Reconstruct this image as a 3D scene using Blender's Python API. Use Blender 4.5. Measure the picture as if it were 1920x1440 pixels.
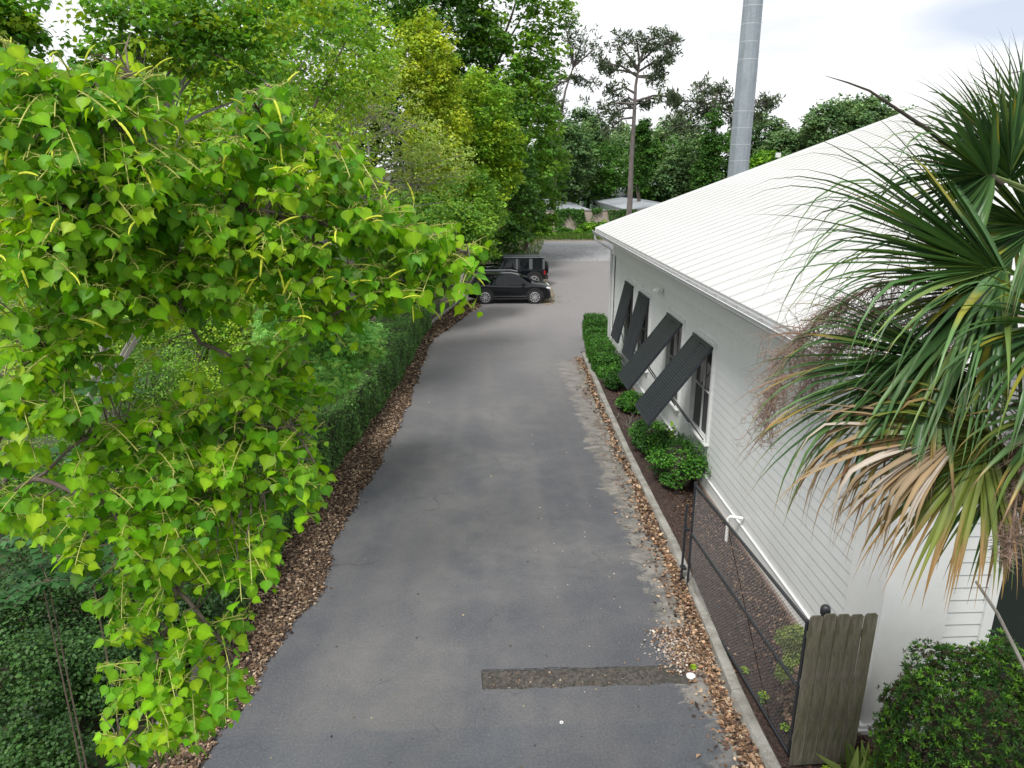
import bpy, math, random
import numpy as np
from mathutils import Vector, Matrix
random.seed(7); rng = np.random.default_rng(7)
R = math.radians
scene = bpy.context.scene
for o in list(bpy.data.objects): bpy.data.objects.remove(o)

# ------------------------------------------------------------------ camera, light, exposure
CAM_H = 7.4; F = 1332.0; PITCH = math.atan(404/1332); YAW = math.atan(60/(1332/math.cos(PITCH)))
cd = bpy.data.cameras.new('camera'); cam = bpy.data.objects.new('camera', cd)
scene.collection.objects.link(cam); scene.camera = cam
cam.location = (0, 0, CAM_H); cam.rotation_euler = (R(90)-PITCH, 0, -YAW)
cd.sensor_width = 36; cd.lens = 36*F/1920; cd.clip_end = 3000; cd.clip_start = .05
scene.render.resolution_x = 1024; scene.render.resolution_y = 768
scene.view_settings.view_transform = 'Standard'; scene.view_settings.look = 'None'
scene.view_settings.gamma = 1; scene.view_settings.exposure = 0.38
SUN_EL = R(58); SUN_AZ = R(215)          # azimuth clockwise from +Y
w = bpy.data.worlds.new('World'); scene.world = w; w.use_nodes = True
nt = w.node_tree; nt.nodes.clear()
def N(nt, t, **k):
    n = nt.nodes.new(t)
    for a, b in k.items(): setattr(n, a, b)
    return n
out = N(nt, 'ShaderNodeOutputWorld'); bg = N(nt, 'ShaderNodeBackground')
sky = N(nt, 'ShaderNodeTexSky', sky_type='NISHITA', sun_disc=False)
sky.sun_elevation = SUN_EL; sky.sun_rotation = SUN_AZ; sky.air_density = 1.2; sky.dust_density = 2
bg.inputs[1].default_value = 0.12
tc = N(nt, 'ShaderNodeTexCoord'); mp = N(nt, 'ShaderNodeMapping'); mp.inputs['Scale'].default_value = (1, 1, 4)
mp.inputs['Location'].default_value = (0.35, 1.9, 0.4)
no = N(nt, 'ShaderNodeTexNoise'); no.inputs['Scale'].default_value = 1.6; no.inputs['Detail'].default_value = 4
cr = N(nt, 'ShaderNodeValToRGB'); cr.color_ramp.elements[0].position = .60; cr.color_ramp.elements[1].position = .74
cr.color_ramp.elements[0].color = (1, 1, 1, 1); cr.color_ramp.elements[1].color = (.45, .45, .45, 1)
mx = N(nt, 'ShaderNodeMix', data_type='RGBA'); mx.inputs[7].default_value = (7.6, 7.7, 7.85, 1)
n3 = N(nt, 'ShaderNodeTexNoise'); n3.inputs['Scale'].default_value = 3.1; n3.inputs['Detail'].default_value = 6; n3.inputs['Roughness'].default_value = .6; nt.links.new(mp.outputs[0], n3.inputs[0])
c3 = N(nt, 'ShaderNodeValToRGB'); c3.color_ramp.elements[0].position = .36; c3.color_ramp.elements[0].color = (6.1, 6.3, 6.6, 1); c3.color_ramp.elements[1].position = .60; c3.color_ramp.elements[1].color = (7.7, 7.75, 7.85, 1)
nt.links.new(n3.outputs[0], c3.inputs[0]); nt.links.new(c3.outputs[0], mx.inputs[7])
nt.links.new(tc.outputs['Generated'], mp.inputs[0]); nt.links.new(mp.outputs[0], no.inputs[0])
nt.links.new(no.outputs[0], cr.inputs[0]); nt.links.new(cr.outputs[0], mx.inputs[0])
nt.links.new(sky.outputs[0], mx.inputs[6])
# one thin grey-blue gap in the overcast, high on the right
vs_ = N(nt, 'ShaderNodeVectorMath', operation='SUBTRACT'); vs_.inputs[1].default_value = (.572, .806, .150)
vm_ = N(nt, 'ShaderNodeVectorMath', operation='MULTIPLY'); vm_.inputs[1].default_value = (1, 1, 3.4); vl_ = N(nt, 'ShaderNodeVectorMath', operation='LENGTH')
nt.links.new(tc.outputs['Generated'], vs_.inputs[0]); nt.links.new(vs_.outputs[0], vm_.inputs[0]); nt.links.new(vm_.outputs[0], vl_.inputs[0])
ad_ = N(nt, 'ShaderNodeMath', operation='MULTIPLY_ADD'); ad_.inputs[1].default_value = .22; nt.links.new(no.outputs[0], ad_.inputs[0]); nt.links.new(vl_.outputs['Value'], ad_.inputs[2])
c2_ = N(nt, 'ShaderNodeValToRGB'); c2_.color_ramp.elements[0].position = .16; c2_.color_ramp.elements[0].color = (.9, .9, .9, 1); c2_.color_ramp.elements[1].position = .24; c2_.color_ramp.elements[1].color = (0, 0, 0, 1)
m2_ = N(nt, 'ShaderNodeMix', data_type='RGBA'); m2_.inputs[7].default_value = (4.3, 4.9, 5.9, 1)
nt.links.new(ad_.outputs[0], c2_.inputs[0]); nt.links.new(c2_.outputs[0], m2_.inputs[0]); nt.links.new(mx.outputs[2], m2_.inputs[6]); nt.links.new(m2_.outputs[2], bg.inputs[0]); nt.links.new(bg.outputs[0], out.inputs[0])
sl = bpy.data.lights.new('sun', 'SUN'); sl.energy = 2.9; sl.angle = R(16); sl.color = (1, .97, .92)
so = bpy.data.objects.new('sun', sl); scene.collection.objects.link(so)
sd = Vector((math.sin(SUN_AZ)*math.cos(SUN_EL), math.cos(SUN_AZ)*math.cos(SUN_EL), math.sin(SUN_EL)))
so.rotation_euler = sd.to_track_quat('Z', 'Y').to_euler(); so.location = (0, -5, 30)
scene.cycles.max_bounces = 6; scene.cycles.transparent_max_bounces = 8
scene.cycles.use_adaptive_sampling = True

# ------------------------------------------------------------------ helpers
def ray(x, y):
    u = (x-960)/F; v = (720-y)/F
    fy = math.cos(PITCH)+v*math.sin(PITCH); z = -math.sin(PITCH)+v*math.cos(PITCH)
    return Vector((u*math.cos(YAW)+fy*math.sin(YAW), -u*math.sin(YAW)+fy*math.cos(YAW), z))
def at_y(x, y, Y):
    r = ray(x, y); t = Y/r.y; return Vector((r.x*t, Y, CAM_H+r.z*t))
def at_d(x, y, d): return Vector((0, 0, CAM_H))+ray(x, y)*d
C = scene.collection
def tag(o, label=None, cat=None, group=None, kind=None):
    if label: o['label'] = label
    if cat: o['category'] = cat
    if group: o['group'] = group
    if kind: o['kind'] = kind
    return o
def empty(name, loc=(0, 0, 0), rz=0, label=None, cat=None, group=None):
    o = bpy.data.objects.new(name, None); C.objects.link(o); o.location = loc; o.rotation_euler = (0, 0, rz)
    o.empty_display_size = .2
    return tag(o, label, cat, group)
def link(name, me, mat=None, parent=None, loc=None):
    o = bpy.data.objects.new(name, me); C.objects.link(o)
    if mat is not None and not me.materials: me.materials.append(mat)
    if parent is not None: o.parent = parent
    if loc is not None: o.location = loc
    return o
def np_mesh(name, verts, faces, cols=None, smooth=False):
    """verts (n,3), faces (m,k) constant k, cols (n,3) per vertex"""
    verts = np.asarray(verts, dtype=np.float32); faces = np.asarray(faces, dtype=np.int32)
    me = bpy.data.meshes.new(name); n = len(verts); m, k = faces.shape
    me.vertices.add(n); me.vertices.foreach_set('co', verts.ravel())
    me.loops.add(m*k); me.loops.foreach_set('vertex_index', faces.ravel())
    me.polygons.add(m); me.polygons.foreach_set('loop_start', np.arange(0, m*k, k, dtype=np.int32))
    if smooth: me.polygons.foreach_set('use_smooth', np.ones(m, dtype=bool))
    if cols is not None:
        a = me.color_attributes.new('Col', 'FLOAT_COLOR', 'POINT')
        c4 = np.ones((n, 4), dtype=np.float32); c4[:, :3] = cols; a.data.foreach_set('color', c4.ravel())
    me.update(calc_edges=True); me.validate()
    return me
class MB:
    """collects simple solids into one mesh"""
    def __init__(s): s.v = []; s.f = []
    def add(s, v, f):
        b = len(s.v); s.v += [tuple(p) for p in v]; s.f += [tuple(i+b for i in q) for q in f]; return s
    def box(s, x0, x1, y0, y1, z0, z1, M=None):
        v = [Vector((x, y, z)) for x in (x0, x1) for y in (y0, y1) for z in (z0, z1)]
        if M is not None: v = [M @ p for p in v]
        return s.add(v, [(0, 1, 3, 2), (4, 6, 7, 5), (0, 4, 5, 1), (2, 3, 7, 6), (0, 2, 6, 4), (1, 5, 7, 3)])
    def tube(s, pts, rad, n=6, cap=True):
        pts = [Vector(p) for p in pts]
        if not hasattr(rad, '__len__'): rad = [rad]*len(pts)
        b = len(s.v); prev = None
        for i, p in enumerate(pts):
            d = (pts[min(i+1, len(pts)-1)]-pts[max(i-1, 0)])
            if d.length < 1e-9: d = Vector((0, 0, 1))
            d.normalize()
            if prev is None:
                a = d.orthogonal().normalized()
            else:
                a = prev-d*prev.dot(d)
                a = a.normalized() if a.length > 1e-6 else d.orthogonal().normalized()
            prev = a; c = d.cross(a)
            for j in range(n):
                t = 2*math.pi*j/n; s.v.append(tuple(p+(a*math.cos(t)+c*math.sin(t))*rad[i]))
        for i in range(len(pts)-1):
            for j in range(n):
                s.f.append((b+i*n+j, b+i*n+(j+1) % n, b+(i+1)*n+(j+1) % n, b+(i+1)*n+j))
        if cap and n > 2:
            s.f.append(tuple(b+j for j in range(n))[::-1]); e = b+(len(pts)-1)*n
            s.f.append(tuple(e+j for j in range(n)))
        return s
    def prism(s, poly, h0, h1, axis='z'):
        n = len(poly)
        def P(a, b, h): return (a, b, h) if axis == 'z' else ((a, h, b) if axis == 'y' else (h, a, b))
        v = [P(a, b, h0) for a, b in poly]+[P(a, b, h1) for a, b in poly]
        f = [tuple(range(n))[::-1], tuple(range(n, 2*n))]+[(i, (i+1) % n, n+(i+1) % n, n+i) for i in range(n)]
        return s.add(v, f)
    def mesh(s, name, mat=None, smooth=None):
        me = bpy.data.meshes.new(name); me.from_pydata(s.v, [], s.f); me.validate(); me.update()
        if mat is not None: me.materials.append(mat)
        if smooth is not None:
            for p in me.polygons: p.use_smooth = True
            me.set_sharp_from_angle(angle=R(smooth))
        return me
    def obj(s, name, mat=None, parent=None, smooth=None, loc=None):
        return link(name, s.mesh(name, mat, smooth), None, parent, loc)
def bevel(o, wd=.01, seg=2):
    m = o.modifiers.new('bevel', 'BEVEL'); m.width = wd; m.segments = seg; m.limit_method = 'ANGLE'; return o

# ------------------------------------------------------------------ materials
def newmat(name):
    m = bpy.data.materials.new(name); m.use_nodes = True
    nt = m.node_tree; p = nt.nodes['Principled BSDF']; return m, nt, p
def coord(nt, scale=(1, 1, 1), kind='Object'):
    tc = N(nt, 'ShaderNodeTexCoord'); mp = N(nt, 'ShaderNodeMapping'); mp.inputs['Scale'].default_value = scale
    nt.links.new(tc.outputs[kind], mp.inputs[0]); return mp.outputs[0]
def noise(nt, vec, scale, detail=4, rough=.6, dist=0):
    n = N(nt, 'ShaderNodeTexNoise'); n.inputs['Scale'].default_value = scale; n.inputs['Detail'].default_value = detail
    n.inputs['Roughness'].default_value = rough; n.inputs['Distortion'].default_value = dist
    nt.links.new(vec, n.inputs[0]); return n.outputs[0]
def ramp(nt, fac, stops):
    r = N(nt, 'ShaderNodeValToRGB'); cr = r.color_ramp
    while len(cr.elements) < len(stops): cr.elements.new(.5)
    for e, (p, c) in zip(cr.elements, stops):
        e.position = p; e.color = (c, c, c, 1) if not hasattr(c, '__len__') else (*c, 1)
    nt.links.new(fac, r.inputs[0]); return r.outputs[0]
def mix(nt, fac, a, b, mode='MIX'):
    m = N(nt, 'ShaderNodeMix', data_type='RGBA', blend_type=mode)
    for i, s in ((0, fac), (6, a), (7, b)):
        if hasattr(s, 'is_output') or isinstance(s, bpy.types.NodeSocket): nt.links.new(s, m.inputs[i])
        elif i == 0: m.inputs[0].default_value = s
        else: m.inputs[i].default_value = (*s, 1)
    return m.outputs[2]
def math_(nt, op, a, b=0.0, clamp=False):
    m = N(nt, 'ShaderNodeMath', operation=op, use_clamp=clamp)
    for i, s in enumerate((a, b)):
        if isinstance(s, bpy.types.NodeSocket): nt.links.new(s, m.inputs[i])
        else: m.inputs[i].default_value = s
    return m.outputs[0]
def bump(nt, p, h, strength=.3, dist=.01):
    b = N(nt, 'ShaderNodeBump'); b.inputs['Strength'].default_value = strength; b.inputs['Distance'].default_value = dist
    nt.links.new(h, b.inputs['Height']); nt.links.new(b.outputs[0], p.inputs['Normal'])
def simple(name, col, rough=.6, metal=0, var=.15, scale=8, bmp=.15, spec=None, coat=0):
    m, nt, p = newmat(name); v = coord(nt)
    n = noise(nt, v, scale, 5)
    c = mix(nt, ramp(nt, n, [(.3, 0), (.7, 1)]), tuple(x*(1-var) for x in col), tuple(min(1, x*(1+var)) for x in col))
    nt.links.new(c, p.inputs['Base Color']); p.inputs['Roughness'].default_value = rough; p.inputs['Metallic'].default_value = metal
    if coat: p.inputs['Coat Weight'].default_value = coat; p.inputs['Coat Roughness'].default_value = .03
    if bmp: bump(nt, p, noise(nt, v, scale*6, 3), bmp, .003)
    return m
def leafmat(name, trans=.35, rough=.45, tint=(1.15, 1.1, .55), spec=.35):
    m, nt, p = newmat(name)
    at = N(nt, 'ShaderNodeVertexColor', layer_name='Col')
    p.inputs['Roughness'].default_value = rough; p.inputs['Specular IOR Level'].default_value = spec
    nt.links.new(at.outputs[0], p.inputs['Base Color'])
    tr = N(nt, 'ShaderNodeBsdfTranslucent'); ms = N(nt, 'ShaderNodeMixShader'); ms.inputs[0].default_value = trans
    tcx = mix(nt, 1.0, at.outputs[0], tint, 'MULTIPLY'); nt.links.new(tcx, tr.inputs[0])
    o = nt.nodes['Material Output']; nt.links.new(p.outputs[0], ms.inputs[1]); nt.links.new(tr.outputs[0], ms.inputs[2])
    nt.links.new(ms.outputs[0], o.inputs[0]); return m
M = {}
M['leaf'] = leafmat('leaf', .35, .5)
M['leaf_tallow'] = leafmat('leaf_tallow', .48, .42, (1.2, 1.15, .35), .22)
M['leaf_palm'] = leafmat('leaf_palm', .2, .38, (1.2, 1.1, .5), .4)
M['dry'] = leafmat('dry_leaf', .1, .8, (1, 1, 1), .2)
M['far_leaf'] = leafmat('far_leaf', .3, .7, (1.1, 1.1, .7), .15)
def barkmat(name, a, b, sc=9):
    m, nt, p = newmat(name); v = coord(nt, (1, 1, .25)); n = noise(nt, v, sc, 6, .7, .5)
    nt.links.new(ramp(nt, n, [(.32, a), (.65, b)]), p.inputs['Base Color']); p.inputs['Roughness'].default_value = .9
    bump(nt, p, n, .7, .02); return m
M['bark'] = barkmat('bark', (.05, .038, .028), (.16, .125, .10))
M['bark_grey'] = barkmat('bark_grey', (.16, .15, .13), (.38, .36, .32))
M['bark_pine'] = barkmat('bark_pine', (.075, .065, .060), (.19, .165, .155), 4)
M['bark_dark'] = barkmat('bark_dark', (.022, .018, .013), (.06, .05, .036))
M['twig'] = simple('twig', (.12, .09, .065), .9, 0, .4, 20)
M['white_paint'] = simple('white_paint', (.72, .74, .72), .55, 0, .03, 3, .05)
M['trim_white'] = simple('trim_white', (.66, .67, .665), .5, 0, .04, 5, .05)
M['gutter'] = simple('gutter_metal', (.58, .59, .60), .35, .3, .06, 6, .05)
M['gutter_in'] = simple('gutter_inside', (.30, .28, .27), .8, 0, .3, 5)
M['shutter'] = simple('shutter_black', (.022, .025, .032), .42, 0, .2, 10, .05)
M['black_metal'] = simple('black_metal', (.022, .024, .028), .35, 0, .2, 12, .05)
M['rubber'] = simple('rubber', (.018, .018, .018), .85, 0, .2, 20)
M['plastic_black'] = simple('plastic_black', (.02, .021, .024), .55, 0, .15, 20)
M['plastic_white'] = simple('plastic_white', (.78, .78, .76), .4, 0, .03, 9, 0)
M['screen'] = simple('insect_screen', (.055, .060, .062), .6, 0, .1, 40)
def glass(name, col, rough=.05):
    m, nt, p = newmat(name); p.inputs['Base Color'].default_value = (*col, 1); p.inputs['Roughness'].default_value = rough
    p.inputs['Specular IOR Level'].default_value = .7
    v = coord(nt); bump(nt, p, noise(nt, v, 2, 2), .05, .02); return m
M['glass'] = glass('window_glass', (.018, .022, .024)); M['car_glass'] = glass('car_glass', (.005, .007, .009), .02)
M['car_glass'].node_tree.nodes['Principled BSDF'].inputs['Specular IOR Level'].default_value = .42
def carpaint(name, col, rough=.22):
    m, nt, p = newmat(name); p.inputs['Base Color'].default_value = (*col, 1); p.inputs['Roughness'].default_value = rough
    p.inputs['Coat Weight'].default_value = .35; p.inputs['Coat Roughness'].default_value = .03; p.inputs['Specular IOR Level'].default_value = .25
    n = noise(nt, coord(nt), 60, 2); nt.links.new(ramp(nt, n, [(.3, rough-.05), (.7, rough+.1)]), p.inputs['Roughness']); return m
M['paint_black'] = carpaint('paint_black', (.003, .004, .006)); M['paint_grey'] = carpaint('hardtop_grey', (.10, .11, .115), .4)
M['alloy'] = simple('alloy', (.62, .63, .65), .25, .8, .05, 20, 0)
M['chrome'] = simple('chrome', (.75, .76, .78), .12, 1, .02, 20, 0)
M['lamp_glass'] = simple('lamp_glass', (.7, .72, .74), .08, .3, .05, 20, 0)
M['lamp_red'] = simple('lamp_red', (.25, .012, .01), .15, 0, .1, 30, 0)

def mat_asphalt():
    m, nt, p = newmat('asphalt'); v = coord(nt)
    big = noise(nt, v, .22, 5, .6, .4); mid = noise(nt, v, 1.3, 5, .65, .3); fine = noise(nt, v, 95, 3, .8); spk = noise(nt, v, 62, 2, .6)
    c = ramp(nt, big, [(.30, (.068, .072, .083)), (.47, (.108, .109, .117)), (.66, (.182, .176, .170))])
    c = mix(nt, ramp(nt, mid, [(.38, 0), (.68, .55)]), c, (.058, .066, .082))
    # rubbed tyre lanes, long along Y
    vl = coord(nt, (1.0, .06, 1)); lane = noise(nt, vl, .9, 2, .5)
    c = mix(nt, ramp(nt, lane, [(.44, 0), (.64, .42)]), c, (.172, .165, .158))
    sx = N(nt, 'ShaderNodeSeparateXYZ'); tc = N(nt, 'ShaderNodeTexCoord'); nt.links.new(tc.outputs['Object'], sx.inputs[0])
    # washed-out silt stains towards the right-hand gutter: depends on the place, not on light
    g = math_(nt, 'SUBTRACT', sx.outputs[0], 2.75); st = noise(nt, coord(nt, (.62, 1.25, 1)), 1.35, 9, .74, .9)
    e = math_(nt, 'ADD', math_(nt, 'MULTIPLY', g, .62), st); far = math_(nt, 'LESS_THAN', sx.outputs[1], 27.5)
    e2 = math_(nt, 'MULTIPLY', ramp(nt, e, [(.63, 0), (.67, .9), (.86, 1)]), far)
    silt = mix(nt, ramp(nt, noise(nt, coord(nt, (.7, 1.3, 1)), 2.6, 6, .75), [(.38, 0), (.62, 1)]), (.10, .092, .082), (.35, .325, .28))
    c = mix(nt, math_(nt, 'MULTIPLY', e2, .85), c, silt)
    br = math_(nt, 'MULTIPLY', ramp(nt, math_(nt, 'ADD', math_(nt, 'MULTIPLY', g, .40), noise(nt, coord(nt, (1, .6, 1)), 1.9, 4, .6, .8)), [(.81, 0), (.87, 1)]), far)
    c = mix(nt, math_(nt, 'MULTIPLY', br, .8), c, (.13, .085, .055))
    # older, paler, browner surface beyond the cars
    fy = ramp(nt, math_(nt, 'MULTIPLY', sx.outputs[1], 1/60), [(.30, 0), (.62, 1)])
    c = mix(nt, math_(nt, 'MULTIPLY', fy, .8), c, mix(nt, mid, (.23, .215, .212), (.33, .31, .305)))
    # newer seal coat close to the camera
    nr = ramp(nt, math_(nt, 'MULTIPLY', sx.outputs[1], 1/10), [(.802, 1), (.806, 0)])
    c = mix(nt, math_(nt, 'MULTIPLY', math_(nt, 'MULTIPLY', nr, ramp(nt, noise(nt, v, .5, 3), [(.35, .15), (.6, 1)])), .42), c, (.06, .078, .098))
    c = mix(nt, ramp(nt, fine, [(.33, .55), (.60, 0)]), c, (.022, .023, .028))
    c = mix(nt, ramp(nt, spk, [(.64, 0), (.74, .42)]), c, (.36, .35, .33))
    c = mix(nt, ramp(nt, noise(nt, v, 9, 2, .5), [(.70, 0), (.74, .6)]), c, (.04, .038, .036))
    gr2 = noise(nt, v, 26, 4, .8); c = mix(nt, ramp(nt, gr2, [(.30, .38), (.5, 0)]), c, (.035, .036, .042)); c = mix(nt, ramp(nt, gr2, [(.52, 0), (.72, .32)]), c, (.24, .235, .23))
    wv = N(nt, 'ShaderNodeVectorMath', operation='MULTIPLY_ADD'); wn = N(nt, 'ShaderNodeTexNoise'); wn.inputs['Scale'].default_value = 1.6; wn.inputs['Detail'].default_value = 5; nt.links.new(v, wn.inputs[0])
    nt.links.new(wn.outputs['Color'], wv.inputs[0]); wv.inputs[1].default_value = (1.2, 1.2, 0); nt.links.new(v, wv.inputs[2])
    ck = N(nt, 'ShaderNodeTexVoronoi', feature='DISTANCE_TO_EDGE'); ck.inputs['Scale'].default_value = .30; nt.links.new(wv.outputs[0], ck.inputs[0])
    cm_ = math_(nt, 'MULTIPLY', ramp(nt, ck.outputs['Distance'], [(.0, 1), (.006, 0)]), ramp(nt, noise(nt, v, .45, 2), [(.54, 0), (.62, .5)]))
    c = mix(nt, cm_, c, (.025, .025, .027))
    nt.links.new(c, p.inputs['Base Color']); nt.links.new(ramp(nt, mid, [(.3, .62), (.8, .85)]), p.inputs['Roughness'])
    bump(nt, p, fine, .55, .006); return m
M['asphalt'] = mat_asphalt()
def mat_ground():
    m, nt, p = newmat('soil_ground'); v = coord(nt); a = noise(nt, v, .12, 4); b = noise(nt, v, 3, 6, .7)
    c = mix(nt, ramp(nt, b, [(.35, 0), (.65, 1)]), (.028, .022, .014), (.085, .062, .04))
    c = mix(nt, ramp(nt, a, [(.42, 0), (.6, .8)]), c, mix(nt, b, (.02, .045, .012), (.06, .11, .03)))
    nt.links.new(c, p.inputs['Base Color']); p.inputs['Roughness'].default_value = 1; bump(nt, p, b, .8, .05); return m
M['ground'] = mat_ground()
def mat_litterbase(name, a, b, c3, sc=22):
    m, nt, p = newmat(name); v = coord(nt); n1 = noise(nt, v, sc, 4, .75); n2 = noise(nt, v, 1.2, 4)
    vo = N(nt, 'ShaderNodeTexVoronoi'); vo.inputs['Scale'].default_value = sc*.9; nt.links.new(v, vo.inputs[0])
    c = ramp(nt, n1, [(.32, a), (.5, b), (.68, c3)])
    c = mix(nt, .5, c, mix(nt, 1, ramp(nt, vo.outputs['Color'], [(.2, .35), (.8, 1.6)]), c, 'MULTIPLY')); c = mix(nt, ramp(nt, n2, [(.4, 0), (.7, .4)]), c, a)
    nt.links.new(c, p.inputs['Base Color']); p.inputs['Roughness'].default_value = 1; bump(nt, p, n1, 1, .02); return m
M['litter'] = mat_litterbase('leaf_litter_base', (.045, .028, .018), (.15, .085, .045), (.33, .20, .11))
M['mulch'] = mat_litterbase('mulch', (.018, .012, .010), (.05, .030, .024), (.11, .07, .055), 30)
M['gravel'] = mat_litterbase('gravel_lot', (.17, .17, .175), (.25, .25, .255), (.35, .35, .355), 9)
M['straw'] = mat_litterbase('pine_straw', (.10, .085, .06), (.21, .17, .125), (.31, .265, .20), 8)
M['grassbase'] = mat_litterbase('grass_base', (.03, .07, .012), (.07, .14, .03), (.14, .20, .06), 6)
def mat_concrete(name='concrete', a=(.16, .15, .13), b=(.36, .35, .32)):
    m, nt, p = newmat(name); v = coord(nt); n = noise(nt, v, 2.2, 7, .7, .4); f = noise(nt, v, 60, 3)
    c = ramp(nt, n, [(.3, a), (.62, b)]); c = mix(nt, ramp(nt, f, [(.4, .3), (.6, 0)]), c, (.08, .075, .065))
    c = mix(nt, ramp(nt, noise(nt, v, 5, 5), [(.55, 0), (.72, .6)]), c, (.10, .085, .06))
    nt.links.new(c, p.inputs['Base Color']); p.inputs['Roughness'].default_value = .9; bump(nt, p, f, .4, .006); return m
M['concrete'] = mat_concrete()
M['gutter_pan'] = mat_concrete('gutter_concrete', (.075, .068, .058), (.25, .235, .205))
M['stucco_wall'] = mat_concrete('boundary_stucco', (.36, .29, .24), (.52, .44, .38))
M['patch'] = mat_litterbase('trench_fill', (.038, .034, .030), (.070, .063, .055), (.105, .096, .082), 26)
def mat_roof():
    m, nt, p = newmat('white_metal_roof'); v = coord(nt); n = noise(nt, coord(nt, (.3, 1, 1)), 1.2, 4); d = noise(nt, v, 5.5, 2, .4)
    c = ramp(nt, n, [(.3, (.45, .45, .445)), (.7, (.52, .52, .515))])
    c = mix(nt, ramp(nt, d, [(.70, 0), (.74, .5)]), c, (.22, .20, .18))
    c = mix(nt, ramp(nt, noise(nt, v, .25, 4), [(.5, 0), (.75, .25)]), c, (.44, .44, .37))
    nt.links.new(c, p.inputs['Base Color']); p.inputs['Roughness'].default_value = .42; return m
M['roof'] = mat_roof()
def mat_siding():
    m, nt, p = newmat('painted_siding'); g = N(nt, 'ShaderNodeNewGeometry'); n = noise(nt, g.outputs['Position'], 1.1, 5)
    gr = noise(nt, g.outputs['Position'], 6, 4, .7)
    c = ramp(nt, n, [(.3, (.60, .615, .61)), (.7, (.66, .675, .67))])
    sx = N(nt, 'ShaderNodeSeparateXYZ'); nt.links.new(g.outputs['Position'], sx.inputs[0])
    hz = math_(nt, 'ADD', math_(nt, 'MULTIPLY', math_(nt, 'SUBTRACT', sx.outputs[2], 3.2), .35), gr)   # greener and darker towards the frieze
    c = mix(nt, ramp(nt, hz, [(.62, 0), (1.1, .4)]), c, (.42, .47, .40))
    c = mix(nt, ramp(nt, math_(nt, 'ADD', math_(nt, 'MULTIPLY', math_(nt, 'SUBTRACT', .55, sx.outputs[2]), .5), gr), [(.60, 0), (.95, .35)]), c, (.34, .32, .27))
    nt.links.new(c, p.inputs['Base Color']); p.inputs['Roughness'].default_value = .5; return m
M['siding'] = mat_siding()
def mat_wood():
    m, nt, p = newmat('weathered_wood'); oi = N(nt, 'ShaderNodeObjectInfo'); v = coord(nt, (9, 9, 1.0)); n = noise(nt, v, 2.6, 6, .7, 1.2)
    va = N(nt, 'ShaderNodeVectorMath', operation='ADD'); 
    mpn = coord(nt, (1, 1, .5)); g = noise(nt, mpn, 2.3, 4, .6, .5)
    c = ramp(nt, n, [(.30, (.045, .040, .030)), (.52, (.105, .094, .070)), (.72, (.175, .160, .128))])
    c = mix(nt, ramp(nt, g, [(.44, 0), (.66, .65)]), c, (.065, .075, .022))
    c = mix(nt, 1, c, ramp(nt, oi.outputs['Random'], [(0, .78), (1, 1.2)]), 'MULTIPLY')
    nt.links.new(c, p.inputs['Base Color']); p.inputs['Roughness'].default_value = .9; bump(nt, p, n, .5, .006); return m
M['wood'] = mat_wood()
M['brick'] = simple('brick', (.27, .17, .13), .9, 0, .35, 5, .5)
M['mortar'] = simple('mortar', (.36, .33, .30), .95, 0, .15, 20, .4)
def mat_galv():
    m, nt, p = newmat('galvanised_steel'); v = coord(nt, (1, 1, .35)); n = noise(nt, v, 1.3, 6, .7)
    f = noise(nt, coord(nt), 9, 4, .7)
    c = ramp(nt, n, [(.3, (.20, .24, .275)), (.7, (.33, .375, .41))]); c = mix(nt, ramp(nt, f, [(.4, 0), (.7, .4)]), c, (.45, .48, .5))
    nt.links.new(c, p.inputs['Base Color']); p.inputs['Roughness'].default_value = .5; p.inputs['Metallic'].default_value = .35; return m
M['galv'] = mat_galv()
M['steel_line'] = simple('joint_band', (.46, .50, .53), .5, .2, .1, 10, 0)
M['shed_white'] = simple('shed_white', (.68, .72, .72), .5, 0, .05, 2, 0)
M['shed_green'] = simple('shed_green', (.22, .50, .22), .5, 0, .08, 2, 0)
M['shed_roof'] = simple('shed_roof', (.36, .39, .42), .45, .2, .08, 1, 0)

# ------------------------------------------------------------------ foliage machinery
def unit(a): return a/np.maximum(np.linalg.norm(a, axis=-1, keepdims=True), 1e-9)
# leaf templates: verts (k,3) x=across y=to tip z=normal ; faces
def T_quad(wd=.5, fold=.12): 
    return (np.array([(0, 0, 0), (wd, .5, fold), (0, 1, -.1), (-wd, .5, fold)], float), np.array([(0, 1, 2), (0, 2, 3)]))
def T_blob(): # six-sided ragged clump card, for distance
    a = [(-.1, -.5, 0), (.45, -.3, .1), (.3, .15, -.1), (.5, .5, .12), (-.1, .35, 0), (-.5, .45, -.1), (-.3, 0, .12)]
    return (np.array(a, float), np.array([(0, 1, 2), (0, 2, 6), (2, 3, 4), (2, 4, 6), (4, 5, 6)]))
def T_tallow():
    # broad rhombic-round blade, short drip tip, folded along midrib, tip curling
    half = [(.20, .02, .03), (.44, .16, .07), (.53, .36, .08), (.40, .62, .05), (.14, .82, .0)]
    v = [(0, .05, 0), (0, .42, -.02), (0, .80, -.05), (0, 1.12, -.13)]+half+[(-x, y, z) for x, y, z in half]
    f = [(0, 4, 1), (4, 5, 1), (5, 6, 1), (6, 7, 1), (7, 8, 2), (7, 2, 1), (8, 3, 2),
         (0, 1, 9), (9, 1, 10), (10, 1, 11), (11, 1, 12), (12, 2, 13), (12, 1, 2), (13, 2, 3)]
    return (np.array(v, float), np.array(f))
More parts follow.
